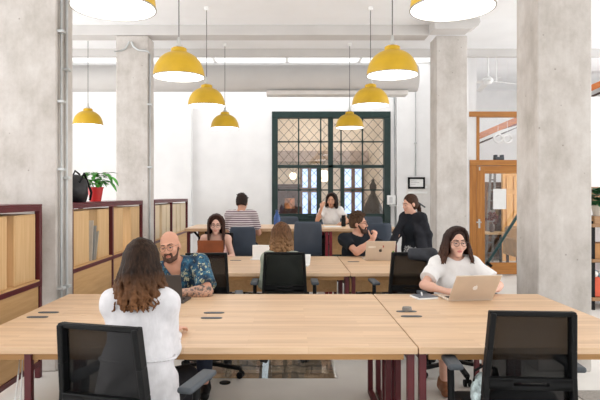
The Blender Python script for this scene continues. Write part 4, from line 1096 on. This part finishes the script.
def face_parts(p):
    W, H, hs = p.Wh, p.H, p.hs
    for e in (-1,1):
        c = np.array([e*.031,-.0765,.002]); R = .0125; b = MB(); n = 20; rings = [0,8,14,24,30,34,50,70,95]; vs = []; fs = []; mi = []
        for th in rings:
            t = math.radians(th)
            for k in range(n): a = 2*PI*k/n; vs.append(W(*(c+R*np.array([math.sin(t)*math.cos(a), -math.cos(t), math.sin(t)*math.sin(a)]))))
        for i in range(len(rings)-1):
            for k in range(n): fs.append((i*n+k,i*n+(k+1) % n,(i+1)*n+(k+1) % n,(i+1)*n+k)); mi.append(2 if rings[i] < 14 else 1 if rings[i] < 34 else 0)
        b._add(vs, fs); b.m = mi
        # lids: skin shells above and below the opening
        for e0, e1 in ((12,88),(-88,-26)):
            vs = []; fs = []; m1, m2 = 6, 14
            for i in range(m1+1):
                for k in range(m2+1):
                    az = math.radians(-95+190*k/m2); el = math.radians(e0+(e1-e0)*i/m1)
                    drop = (.30*abs(math.sin(az))**2)*(-1 if e0 > 0 else 1)*(1-i/m1 if e0 > 0 else i/m1)
                    el2 = el+drop; vs.append(W(*(c+R*1.07*np.array([math.cos(el2)*math.sin(az), -math.cos(el2)*math.cos(az), math.sin(el2)]))))
            for i in range(m1):
                for k in range(m2): q = i*(m2+1)+k; fs.append((q,q+1,q+m2+2,q+m2+1))
            b._add(vs, fs, 3)
        pts = []
        for k in range(13):
            az = math.radians(-80+160*k/12); el = math.radians(12)-.30*abs(math.sin(az))**2; pts.append(W(*(c+R*1.1*np.array([math.cos(el)*math.sin(az), -math.cos(el)*math.cos(az), math.sin(el)]))))
        b.tube(pts, .0013*hs, 6, 2)
        b.build('eye', [eye_m, iris_m, pupil_m, p.skm], p.o)
    d = SDF()
    for e in (-1,1): d.chain([W(e*.013,-.0915,.0235), W(e*.030,-.0885,.0295), W(e*.043,-.0805,.0285), W(e*.052,-.0715,.0235)], .0042*hs, .0022*hs, k=.003)
    d.build('eyebrow', p.browm, p.o, .0022, relax=0)
    d = SDF()
    o = -.0015
    d.chain([W(-.026,-.078+o,-.0665), W(-.013,-.0895+o,-.0640), W(-.004,-.0935+o,-.0618), W(0,-.0930+o,-.0625), W(.004,-.0935+o,-.0618), W(.013,-.0895+o,-.0640), W(.026,-.078+o,-.0665)], .0038*hs, .0038*hs, k=.002)
    d.chain([W(-.024,-.078+o,-.0685), W(-.011,-.0890+o,-.0720), W(0,-.0915+o,-.0732), W(.011,-.0890+o,-.0720), W(.024,-.078+o,-.0685)], .0048*hs, .0048*hs, k=.002)
    d.build('lips', p.lipm, p.o, .0022, relax=0)
def frame_np(v):
    x, y, d_ = frame_of(v); return x, y, d_
def torso_cloth(p, name, mat, t=.014, sleeve=.55, long_=False, neck=.075, neck_drop=.0, hem=-.08, flare=None, belly=0, vs=None, vneck=0., loose=0., shoulders=True, coat=False, relax=2, sleeve_r=.0, open_front=0, folds=0):
    d = SDF(); sc, T, P = p.sc, p.T, p.P; s, f, u = T[:,0], -T[:,1], T[:,2]; F_ = p.fem
    d.ell(P+u*.33*sc, np.array([.145 if F_ else .165,.105,.19])*sc+t, T, k=.06).ell(P+u*.14*sc, np.array([.118 if F_ else .145,.098,.17])*sc+t+loose, T, k=.06).ell(P+u*.0, np.array([.165,.115,.12])*sc+t+loose*.5, T, k=.05)
    if F_:
        for e in (-1,1): d.ell(P+u*.30*sc+s*e*.072*sc+f*.085*sc, np.array([.06,.05,.062])*sc+t, T, k=.05)
    if shoulders:
        for e in (-1,1): d.cap(p.N-u*.03, p.S[e], .052*sc+t, .058*sc+t, k=.05)
    g = .86 if F_ else 1.0
    if sleeve:
        for e in (-1,1):
            S, E, W = p.S[e], p.E[e], p.Wr[e]; r0, r1 = .049*sc*g+t+.004, .039*sc*g+t+.008+sleeve_r
            if long_:
                d.cap(S, E, r0, r1, k=.04); d.cap(E, E+(W-E)*long_, r1, .027*sc*g+t+.003+sleeve_r, k=.025, cutb=True)
            else: d.cap(S, S+(E-S)*sleeve, r0, r0+(r1-r0)*sleeve+.006, k=.04, cutb=True)
    if flare:
        z1, rr_, ry_ = flare
        for k in range(6):
            uu = k/5; c = P+u*(.2-uu*(.2-z1)); d.ell(c, np.array([.15+(rr_-.15)*uu,.12+(ry_-.12)*uu,.07]), T, k=.05)
    # hem: cut away everything below
    if hem is not None:
        c = P+u*(hem-.5); d.ell(c, (.7,.7,.5), T, k=.004, op='sub') if False else d.cap(P+u*(hem-.6), P+u*hem, .5, .5, k=.003, op='sub', cutb=True)
    # neckline
    d.cap(p.N-u*(.035+neck_drop), p.N+u*.3, neck*sc, neck*sc+.05, k=.006, op='sub')
    if vneck: d.cap(p.N-u*vneck+f*.13, p.N+f*.02+u*.03, .012, .075*sc, k=.008, op='sub')
    if open_front: d.cap(P+u*.36*sc+f*.17, P-u*.3+f*.2, open_front*.5, open_front, k=.01, op='sub')
    ph = random.uniform(0,6)
    wr = lambda X, Y, Z: .0028*np.sin(38*Z+9*X+ph+3*np.sin(14*X+ph))*np.sin(17*X+11*Y+2*ph)+.002*np.sin(60*(X+Z*.6)+ph)*np.sin(23*Z-12*Y)
    if folds:
        w0 = wr; wr = lambda X, Y, Z: w0(X,Y,Z)+folds*np.sin(62*X+5*np.sin(9*Z)+3*Y)*np.clip((P[2]+.2-Z)*8,.15,1)
    o = d.build(name, mat, p.o, vs or p.vs, warp=wr, relax=relax); return o
def leg_cloth(p, name, mat, t=.012, to=.93, pelvis=True, vs=None, knee_only=False):
    d = SDF(); sc = p.sc
    if pelvis: d.ell(p.P-np.array([0,0,.0]), np.array([.165,.115,.12])*sc+t, p.T, k=.05)
    for e in (-1,1):
        d.cap(p.hip[e], p.knee[e], .082*sc+t, .056*sc+t, k=.04, cutb=knee_only)
        if not knee_only: d.cap(p.knee[e], p.knee[e]+(p.ank[e]-p.knee[e])*to, .054*sc+t, .045*sc+t, k=.025, cutb=True); d.ell(p.knee[e]+(p.ank[e]-p.knee[e])*.28+np.array([0,.015,0]), np.array([.05,.055,.11])*sc+t, k=.04)
    return d.build(name, mat, p.o, vs or p.vs+.002)
def shoes(p, mat, name='shoe'):
    for e in (-1,1):
        a = p.ank[e]; d = SDF(); d.cap(a+np.array([0,.02,-.04]), a+np.array([e*.02,-.135*p.sc,-.05]), .043, .034, k=.02).cap(a+np.array([0,.015,.0]), a+np.array([0,.02,-.04]), .043, .043, k=.02)
        d.build(name, mat, p.o, p.vs+.001)
def spectacles(p, mat=None, r=.023, y=-.107):
    b = MB(); w = .0018
    for e in (-1,1):
        b.tube([p.Wh(e*.032+r*math.cos(k*PI/12), y+abs(math.cos(k*PI/12))*.002, -.001+r*.92*math.sin(k*PI/12)) for k in range(24)], w, 6, closed=True)
        b.tube([p.Wh(e*(.032+r),y+.002,.006), p.Wh(e*.075,-.085,.01), p.Wh(e*.081,.0,.008), p.Wh(e*.08,.02,-.008)], w, 6)
    b.tube([p.Wh(-.010,y,.002), p.Wh(0,y-.004,.006), p.Wh(.010,y,.002)], w, 6)
    o = b.build('glasses', mat or glasses_m, p.o)
    b = MB()
    for e in (-1,1):
        ring = [p.Wh(e*.032+r*.96*math.cos(k*PI/12), y+.0015, -.001+r*.9*math.sin(k*PI/12)) for k in range(24)]; b._add(ring, [tuple(range(24))])
    b.build('lens', clear_m, o); return o
def cap_hair(p, d, k=.012, grow=0., line=.0, sides=True):
    W, H, hs = p.Wh, p.H, p.hs
    d.ell(W(0,.026,.046), (np.array([.083,.1,.091])+grow)*hs, H, k=k)
    if sides: d.ell(W(0,.05,-.01), (np.array([.077,.072,.085])+grow*.5)*hs, H, k=.03)
def cut_face(p, d, lo=.055, w=.066, deep=.0):
    W, H, hs = p.Wh, p.H, p.hs
    d.ell(W(0,-.105,-.03), np.array([w,.075+deep,.03+lo+.03])*hs, H, k=.012, op='sub'); d.ell(W(0,-.11,-.11), np.array([.085,.1,.09])*hs, H, k=.01, op='sub')
def long_hair(p, mat, length=.3, vol=.0, n=90, phimax=2.15, wave=.008, freq=16, seed=1, part=0., r=(.013,.006), front_len=None, vs=.005, tuck=0., curl_r=0., name='hair', splay=.0):
    rr = random.Random(seed); d = SDF(); cap_hair(p, d, grow=vol*.2); W, hs = p.Wh, p.hs
    cut_face(p, d, .068)
    for i in range(n):
        ph = -phimax+2*phimax*(i+.5)/n+rr.uniform(-.05,.05); sgn = 1 if ph > 0 else -1
        fr = min(1, abs(ph)/phimax)
        y0 = .07-.13*fr**1.2; pts = []
        st = np.array([part+sgn*.006, y0, .128-.12*max(0,-y0-.02)])
        ex = np.array([math.sin(ph)*(.084+vol), .026+math.cos(ph)*(.098+vol), .0])
        for t in (0,.25,.5,.75,1.):
            th = t*PI/2; q = st*(1-math.sin(th))+np.array([ex[0],ex[1],0])*math.sin(th); q[2] = .012+(st[2]-.012)*math.cos(th); pts.append(W(*q))
        L = (length if front_len is None else length+(front_len-length)*fr**2)*(1+rr.uniform(-.12,.08))
        m = 7 if freq < 25 else 20; base = pts[-1]; out = p.H@unit([ex[0],ex[1]-.026,0]); tang = np.cross(out, [0,0,1]); a0 = rr.uniform(0,6.3)
        for j in range(1, m+1):
            t = j/m; off = out*(splay*t-tuck*t*t)+out*wave*math.sin(freq*t*L/.3+a0)*min(1,t*2)+tang*wave*math.cos(freq*t*L/.3+a0*1.3)*min(1,t*2)
            pts.append(base+np.array([0,0,-L*t])+off)
        d.chain(pts, r[0]*rr.uniform(.8,1.15), r[1], k=.004)
    return d.build(name, mat, p.o, vs, relax=0)
def short_hair(p, mat, seed=2, top=.022, n=70, vs=.006, lo=.06, r=.013, name='hair'):
    rr = random.Random(seed); d = SDF(); cap_hair(p, d, grow=.004); cut_face(p, d, lo)
    d.ell(p.Wh(0,.03,-.1), np.array([.12,.14,.055])*p.hs, p.H, k=.01, op='sub')
    for i in range(n):
        th = rr.uniform(0,1.15); ph = rr.uniform(0,2*PI); v = np.array([math.sin(th)*math.cos(ph), math.sin(th)*math.sin(ph), math.cos(th)])
        q = np.array([0,.024,.046])+v*np.array([.08,.096,.088]); q2 = q+v*top*rr.uniform(.3,1)+np.array([rr.uniform(-.02,.02),-.012,.0])
        if q[1] < -.06 and q[2] < .085: continue
        d.cap(p.Wh(*q), p.Wh(*q2), r, r*.5, k=.006)
    return d.build(name, mat, p.o, vs, relax=0)
def curly_hair(p, mat, length=.2, vol=.03, n=120, seed=3, vs=.006, coil=.014, phimax=2.3, name='hair', rad=(.0095,.0055)):
    return long_hair(p, mat, length, vol, n, phimax, coil, 34, seed, 0., rad, None, vs, .0, name=name)
def beard(p, mat, vs=.005, thick=.006, full=True):
    d = SDF(); W, H, hs = p.Wh, p.H, p.hs
    d.ell(W(0,-.045,-.09), (np.array([.043,.043,.034])+thick)*hs, H, k=.02)
    for e in (-1,1): d.cap(W(e*.066,-.01,-.02), W(e*.045,-.052,-.092), .012*hs, .016*hs, k=.02)
    d.cap(W(-.024,-.09,-.052), W(.024,-.09,-.052), .0085*hs, k=.01)
    for e in (-1,1): d.cap(W(e*.027,-.088,-.052), W(e*.03,-.08,-.09), .009*hs, k=.01)
    d.ell(W(0,-.080,-.107), (np.array([.019,.016,.015])+thick)*hs, H, k=.02); d.ell(W(0,-.105,-.067), np.array([.020,.03,.009])*hs, H, k=.004, op='sub')
    return d.build('beard', mat, p.o, vs, relax=0)

SEAT = .465; sit = lambda sc: SEAT+.105*sc
tz = TZ+.022                                                     # wrists resting on a desk top
# --- the woman with long hair at the near desk, seen from behind
sc = .925
p1 = person('long haired woman in a white blouse seen from behind at the front desk', (-.715,2.635), PI, sit(sc)-.015, lean=.11, side=.0, head=(.06,.10,0), sc=sc, fem=True, skin=(226,182,158),
    wrists={-1:(-.635,3.0,tz+.015), 1:(-.775,3.01,tz+.015)}, hdir={-1:(-.5,-1,0),1:(.5,-1,0)}, vs=.006, knee_fwd=.41, shw=.132, pole={-1:(-.08,.2,-1),1:(.08,.2,-1)})
torso_cloth(p1, 'blouse', cloth('white_linen', (214,212,214), .03, 26, .6), t=.014, sleeve=1, long_=.45, neck=.066, hem=-.10, flare=(-.06,.205,.155), loose=.02, sleeve_r=.003, vs=.006, folds=.006)
d_ = SDF()
for e in (-1,1):
    c = p1.E[e]+(p1.Wr[e]-p1.E[e])*.45; v = unit(p1.Wr[e]-p1.E[e]); d_ = SDF().cap(c-v*.01, c+v*.028, .052, .064, k=.01, cuta=True, cutb=True)
    d_.build('cuff_frill', MATS['white_linen'], p1.o, .006, warp=lambda X,Y,Z: .004*np.sin(130*X)*np.sin(120*Z+60*Y))
dd_ = SDF()
for k in range(40):
    a = 2*PI*k/40; q = p1.P+p1.T@np.array([math.cos(a)*.175,math.sin(a)*.135,.185]); dd_.ell(q, (.012,.012,.007), k=.012)
dd_.build('waist_seam', MATS['white_linen'], p1.o, .006)
leg_cloth(p1, 'trousers', cloth('black_trousers', (34,34,38)), vs=.008); shoes(p1, black_m)
long_hair(p1, hair_mat('brown_hair', (17,11,8), (62,44,33), (146,100,66), .92, 1.14), length=.215, vol=.004, n=170, wave=.019, freq=15, seed=4, r=(.0105,.004), splay=.045, vs=.005)
# --- the bald man across the desk
tat_m, nt, b_ = new_mat('tattooed_skin'); b_.inputs['Roughness'].default_value = .6
nn_ = noise(nt, coords(nt), 26, 5, .65); nt.links.new(ramp(nt, nn_, [(.40,(92,84,80)),(.47,(186,146,124)),(.56,(208,164,140)),(.62,(120,104,98))]), b_.inputs['Base Color'])
sc = 1.0
p2 = person('bald bearded man with glasses in a blue patterned shirt leaning on the front desk', (-.805,4.64), 0, sit(sc)-.045, lean=.55, side=-.17, twist=.12, head=(-.12,-.08,.02), sc=sc, skin=(222,170,144), tattoo=tat_m,
    wrists={1:(-.86,4.17,tz+.006), -1:(-1.10,4.05,tz+.01)}, hdir={1:(-1,-.1,0), -1:(.5,-.8,0)}, pole={1:(1,-.15,-.2), -1:(-1,.2,-.5)}, vs=.0045, headsc=.94)
m, nt, b_ = new_mat('tropical_print'); b_.inputs['Roughness'].default_value = .85
c_ = ramp(nt, noise(nt, coords(nt), 15, 4, .6), [(.36,(14,30,48)),(.5,(27,66,94)),(.6,(50,104,130)),(.68,(20,42,60))])
lf_ = ramp(nt, noise(nt, coords(nt,(1,1,.6)), 34, 5, .7), [(.55,(0,0,0)),(.60,(255,255,255))]); c_ = mixc(nt, c_, (196,196,160), lf_)
nt.links.new(c_, b_.inputs['Base Color']); bump(nt, b_, noise(nt, coords(nt), 14, 3), .3, .02)
torso_cloth(p2, 'shirt', m, t=.018, sleeve=.82, neck=.068, vneck=.085, loose=.015, sleeve_r=.012)
leg_cloth(p2, 'trousers', cloth('dark_denim', (40,46,60)), vs=.008); shoes(p2, black_m)
beard(p2, plain('brown_beard', (80,56,45), .9, var=.25, scale=80), thick=.004); spectacles(p2, plain('gold_wire',(120,100,76),.35,.5), .0245)
# --- long straight hair, brown laptop
sc = .95
p3 = person('woman with long straight dark hair and pink tank top at the brown laptop', (-.92,7.2), 0, sit(sc)-.045, lean=.32, head=(.06,.02,.04), sc=sc, fem=True, skin=(234,196,180),
    wrists={1:(-.84,6.86,tz+.01), -1:(-1.06,6.86,tz+.01)}, pole={1:(.45,.1,-1),-1:(-.45,.1,-1)}, vs=.007)
torso_cloth(p3, 'tank_top', cloth('pale_pink_knit', (226,190,184), .03), t=.012, sleeve=0, shoulders=False, neck=.09, neck_drop=.06, vs=.007)
leg_cloth(p3, 'trousers', MATS['dark_denim'], vs=.009); shoes(p3, white_m)
long_hair(p3, hair_mat('dark_straight_hair', (38,24,20), (70,46,38)), length=.30, vol=.024, n=70, phimax=2.25, wave=.002, seed=7, vs=.006, front_len=.34); spectacles(p3)
# --- striped shirt at the counter
sc = 1.0; HS = .66
p4 = person('man with short dark hair in a striped T-shirt, seen from behind at the counter', (atx(240.5,8.1),8.10), PI, HS+.085, lean=.26, head=(-.05,.3,0), sc=sc, skin=(206,156,130),
    wrists={-1:(-.56,8.50,CZ+.03), 1:(-.84,8.55,CZ+.03)}, pole={-1:(-.5,.4,-.9), 1:(.15,.4,-1)}, shw=.165, vs=.007, foot_z=.3, headsc=1.0)
m, nt, b_ = new_mat('striped_jersey'); b_.inputs['Roughness'].default_value = .9
wv = nt.nodes.new('ShaderNodeTexWave'); wv.bands_direction = 'Z'; wv.inputs['Scale'].default_value = 10.0; wv.inputs['Distortion'].default_value = .5; wv.inputs['Detail Scale'].default_value = 1.5; nt.links.new(coords(nt), wv.inputs['Vector'])
nt.links.new(ramp(nt, wv.outputs['Fac'], [(.38,(104,78,84)),(.56,(208,198,198))]), b_.inputs['Base Color'])
torso_cloth(p4, 'shirt', m, t=.016, sleeve=.75, neck=.07, loose=.01, vs=.007)
leg_cloth(p4, 'trousers', MATS['dark_denim'], vs=.009); shoes(p4, black_m)
short_hair(p4, hair_mat('short_dark_hair', (28,22,20), (58,44,38)), seed=5)
# --- curly haired woman, seen from behind
sc = .92
p5 = person('woman with curly light brown hair seen from behind on the middle mesh chair', (atx(281,5.3),5.27), PI, sit(sc)-.10, lean=.18, shw=.135, neck=(.01,.045), head=(-.05,.16,0), sc=sc, fem=True, skin=(224,180,156),
    wrists={-1:(.10,5.58,tz+.01), 1:(-.24,5.60,tz+.01)}, pole={-1:(-.1,.3,-1),1:(.1,.3,-1)}, vs=.007)
torso_cloth(p5, 'top', cloth('sage_cotton', (158,166,152), .05), t=.018, sleeve=1, long_=.8, neck=.068, vs=.007)
leg_cloth(p5, 'trousers', MATS['dark_denim'], vs=.009); shoes(p5, white_m)
curly_hair(p5, hair_mat('curly_brown_hair', (46,31,23), (118,84,58), (160,122,86), .95, 1.15), .19, .014, 75, 3, coil=.019, rad=(.012,.007))
# --- woman in white at the far side of the counter
sc = .95
p6 = person('woman with dark curly hair in a white T-shirt behind the counter by the green window', (atx(331,9.8),9.78), 0, .68+.105, lean=.12, head=(-.25,.12,.08), sc=sc, fem=True, skin=(214,166,138),
    wrists={-1:(atx(321.5,9.55),9.5,1.29), 1:(atx(341.5,9.3),9.35,CZ+.03)}, hdir={-1:(.35,.2,1)}, palm={-1:(.5,.8,.0)}, pole={-1:(-.5,-.5,-1), 1:(1,.2,-.6)}, curl={-1:.8,1:.3}, vs=.007, foot_z=.3)
torso_cloth(p6, 'shirt', cloth('white_cotton', (230,228,226), .015), t=.016, sleeve=.62, neck=.07, loose=.015, vs=.007)
leg_cloth(p6, 'trousers', MATS['black_trousers'], vs=.009); shoes(p6, white_m)
curly_hair(p6, hair_mat('dark_curly_hair', (26,20,18), (56,40,34)), .14, .018, 100, 8, coil=.012)
# --- bearded man in black, turned to the standing woman
sc = 1.0
p7 = person('bearded man in a black T-shirt with raised hand at the stickered laptop', (.80,7.24), .25, sit(sc)-.075, lean=.32, twist=.15, side=.05, head=(.80,-.10,.0), sc=sc, skin=(220,170,146),
    wrists={-1:(atx(372.5,6.86),6.86,.95), 1:(1.25,7.0,.86)}, hdir={-1:(.35,-.2,1)}, palm={-1:(-.3,1,.1)}, pole={-1:(-.7,-.5,-1),1:(1,.1,-.6)}, curl={-1:1.15,1:.6}, vs=.007)
torso_cloth(p7, 'shirt', cloth('black_cotton', (28,32,38), .1), t=.016, sleeve=.62, neck=.068, vs=.007)
leg_cloth(p7, 'trousers', cloth('olive_trousers', (92,78,58)), vs=.009); shoes(p7, black_m)
short_hair(p7, hair_mat('tousled_brown_hair', (46,34,28), (96,72,54)), seed=9, top=.032, n=220, r=.014); beard(p7, plain('dark_beard', (62,44,36), .9, var=.25, scale=80), thick=.009); spectacles(p7, black_m, .023)
# --- standing woman in the black blazer
sc = .885
p8 = person('standing woman in a black blazer with tied back hair, looking down', (atx(413,7.36)+.03,7.42), -.75, .785, lean=.07, shw=.14, head=(-.45,.16,0), sc=sc, fem=True, skin=(226,180,158),
    wrists={-1:(atx(389.5,7.2),7.22,.80), 1:(atx(427,7.5),7.40,.76)}, pole={-1:(-.3,.9,-.2), 1:(.3,.9,-.2)}, legs='stand', vs=.007, curl=.5, hdir={-1:(0,-.2,-1),1:(0,-.2,-1)}, palm={-1:(1,0,0),1:(-1,0,0)}, headsc=1.09)
torso_cloth(p8, 'shirt', MATS['black_cotton'], t=.012, sleeve=0, neck=.062, vs=.007)
torso_cloth(p8, 'blazer', cloth('black_wool', (34,35,40), .1), t=.02, sleeve=1, long_=.93, neck=.072, vneck=.2, hem=-.13, flare=(-.10,.175,.14), open_front=.17, sleeve_r=.004, vs=.007)
m, nt, b_ = new_mat('grey_print_fabric'); b_.inputs['Roughness'].default_value = .9
nt.links.new(ramp(nt, noise(nt, coords(nt), 55, 4), [(.42,(70,72,76)),(.56,(196,196,196))]), b_.inputs['Base Color'])
leg_cloth(p8, 'trousers', m, t=.018, vs=.008); shoes(p8, black_m)
hm = hair_mat('tied_dark_hair', (44,30,24), (82,58,46)); d = SDF(); cap_hair(p8, d, grow=.002); cut_face(p8, d, .06)
rr = random.Random(2)
for k in range(14):
    a = rr.uniform(0,6.3); o_ = np.array([math.cos(a)*.022,math.sin(a)*.015,0]); pts = [p8.Wh(0,.11,-.01)+o_*.4]
    for j in range(1,6): pts.append(p8.Wh(0,.11+.03*math.sin(j*.6),-.01-.04*j)+o_*(1-.1*j)+np.array([rr.uniform(-.006,.006)]*3))
    d.chain(pts, .014, .006, k=.006)
d.build('hair', hm, p8.o, .006, relax=0)
# --- woman with the gold laptop on the right
sc = .925
p9 = person('dark haired woman with glasses and white T-shirt typing at the gold laptop', (1.345,4.66), 0, sit(sc)-.045, lean=.28, side=.0, head=(.02,-.05,0), sc=sc, fem=True, skin=(228,186,166), lip=(196,120,116),
    wrists={-1:(1.20,4.20,tz+.012), 1:(1.52,4.20,tz+.012)}, hdir={-1:(.8,-.5,0),1:(-.8,-.5,0)}, pole={-1:(-1.3,.25,-.45),1:(1.1,.2,-.5)}, vs=.0045, knee_fwd=.42, headsc=1.0)
torso_cloth(p9, 'shirt', cloth('white_jersey', (230,228,226), .015, 20, .4), t=.016, sleeve=.72, neck=.066, loose=.02, sleeve_r=.012)
leg_cloth(p9, 'shorts', cloth('pale_shorts', (200,190,178)), vs=.008, knee_only=True); shoes(p9, plain('tan_leather', (132,84,52), .5))
long_hair(p9, hair_mat('dark_wavy_hair', (32,23,22), (62,44,38), (84,58,46), .95, 1.15), length=.17, vol=.02, n=150, phimax=2.2, wave=.011, freq=14, seed=13, part=.022, r=(.0105,.0045), splay=.035, vs=.005); spectacles(p9, plain('dark_wire',(60,48,44),.35,.4), .0235)
# ------------------------------------------------------------------ light
w = bpy.data.worlds.new('overcast'); scene.world = w; w.use_nodes = True
w.node_tree.nodes['Background'].inputs[0].default_value = lin((252,251,251)); w.node_tree.nodes['Background'].inputs[1].default_value = 1.02
scene.view_settings.view_transform = 'Standard'; scene.view_settings.look = 'None'
scene.view_settings.exposure = 0.56; scene.view_settings.gamma = 1.0; scene.view_settings.use_curve_mapping = False
def area(name, loc, rot, sx, sy, power, col=(255,253,250)):
    l = bpy.data.lights.new(name, 'AREA'); l.shape = 'RECTANGLE'; l.size = sx; l.size_y = sy; l.energy = power; l.color = lin(col)[:3]
    o = bpy.data.objects.new(name, l); COL.objects.link(o); o.location = loc; o.rotation_euler = rot; return o
# daylight at the tall side openings
for (a, c), pw, ti in zip(OP, (50,90,105,14), (.42,.42,.15,.1)):
    area('daylight', (XL-.25,(a+c)/2,1.9), (0,-PI/2-ti,0), 3.1, c-a, pw, (249,250,253))
for (a, c), pw, ti in zip(OP, (38,80,150,110), (.42,.42,.15,.1)):
    area('daylight', (XR+.25,(a+c)/2,1.9), (0,PI/2+ti,0), 3.1, c-a, pw, (249,250,253))

area('skylight', (-.8,11.2,4.6), (0,0,0), 7.4, 1.3, 46, (250,251,253))
l = area('far_room_fill', (.9,14.0,4.2), (0,0,0), 2.5, 2.0, 42)  # fill light added to brighten the room behind the green window, no real fitting
area('pit_fill', (-.25,PY0+.06,-.14), (PI/2.4,0,0), 1.2, .06, 7)  # fill added inside the pit to brighten its far stone wall, no known lamp
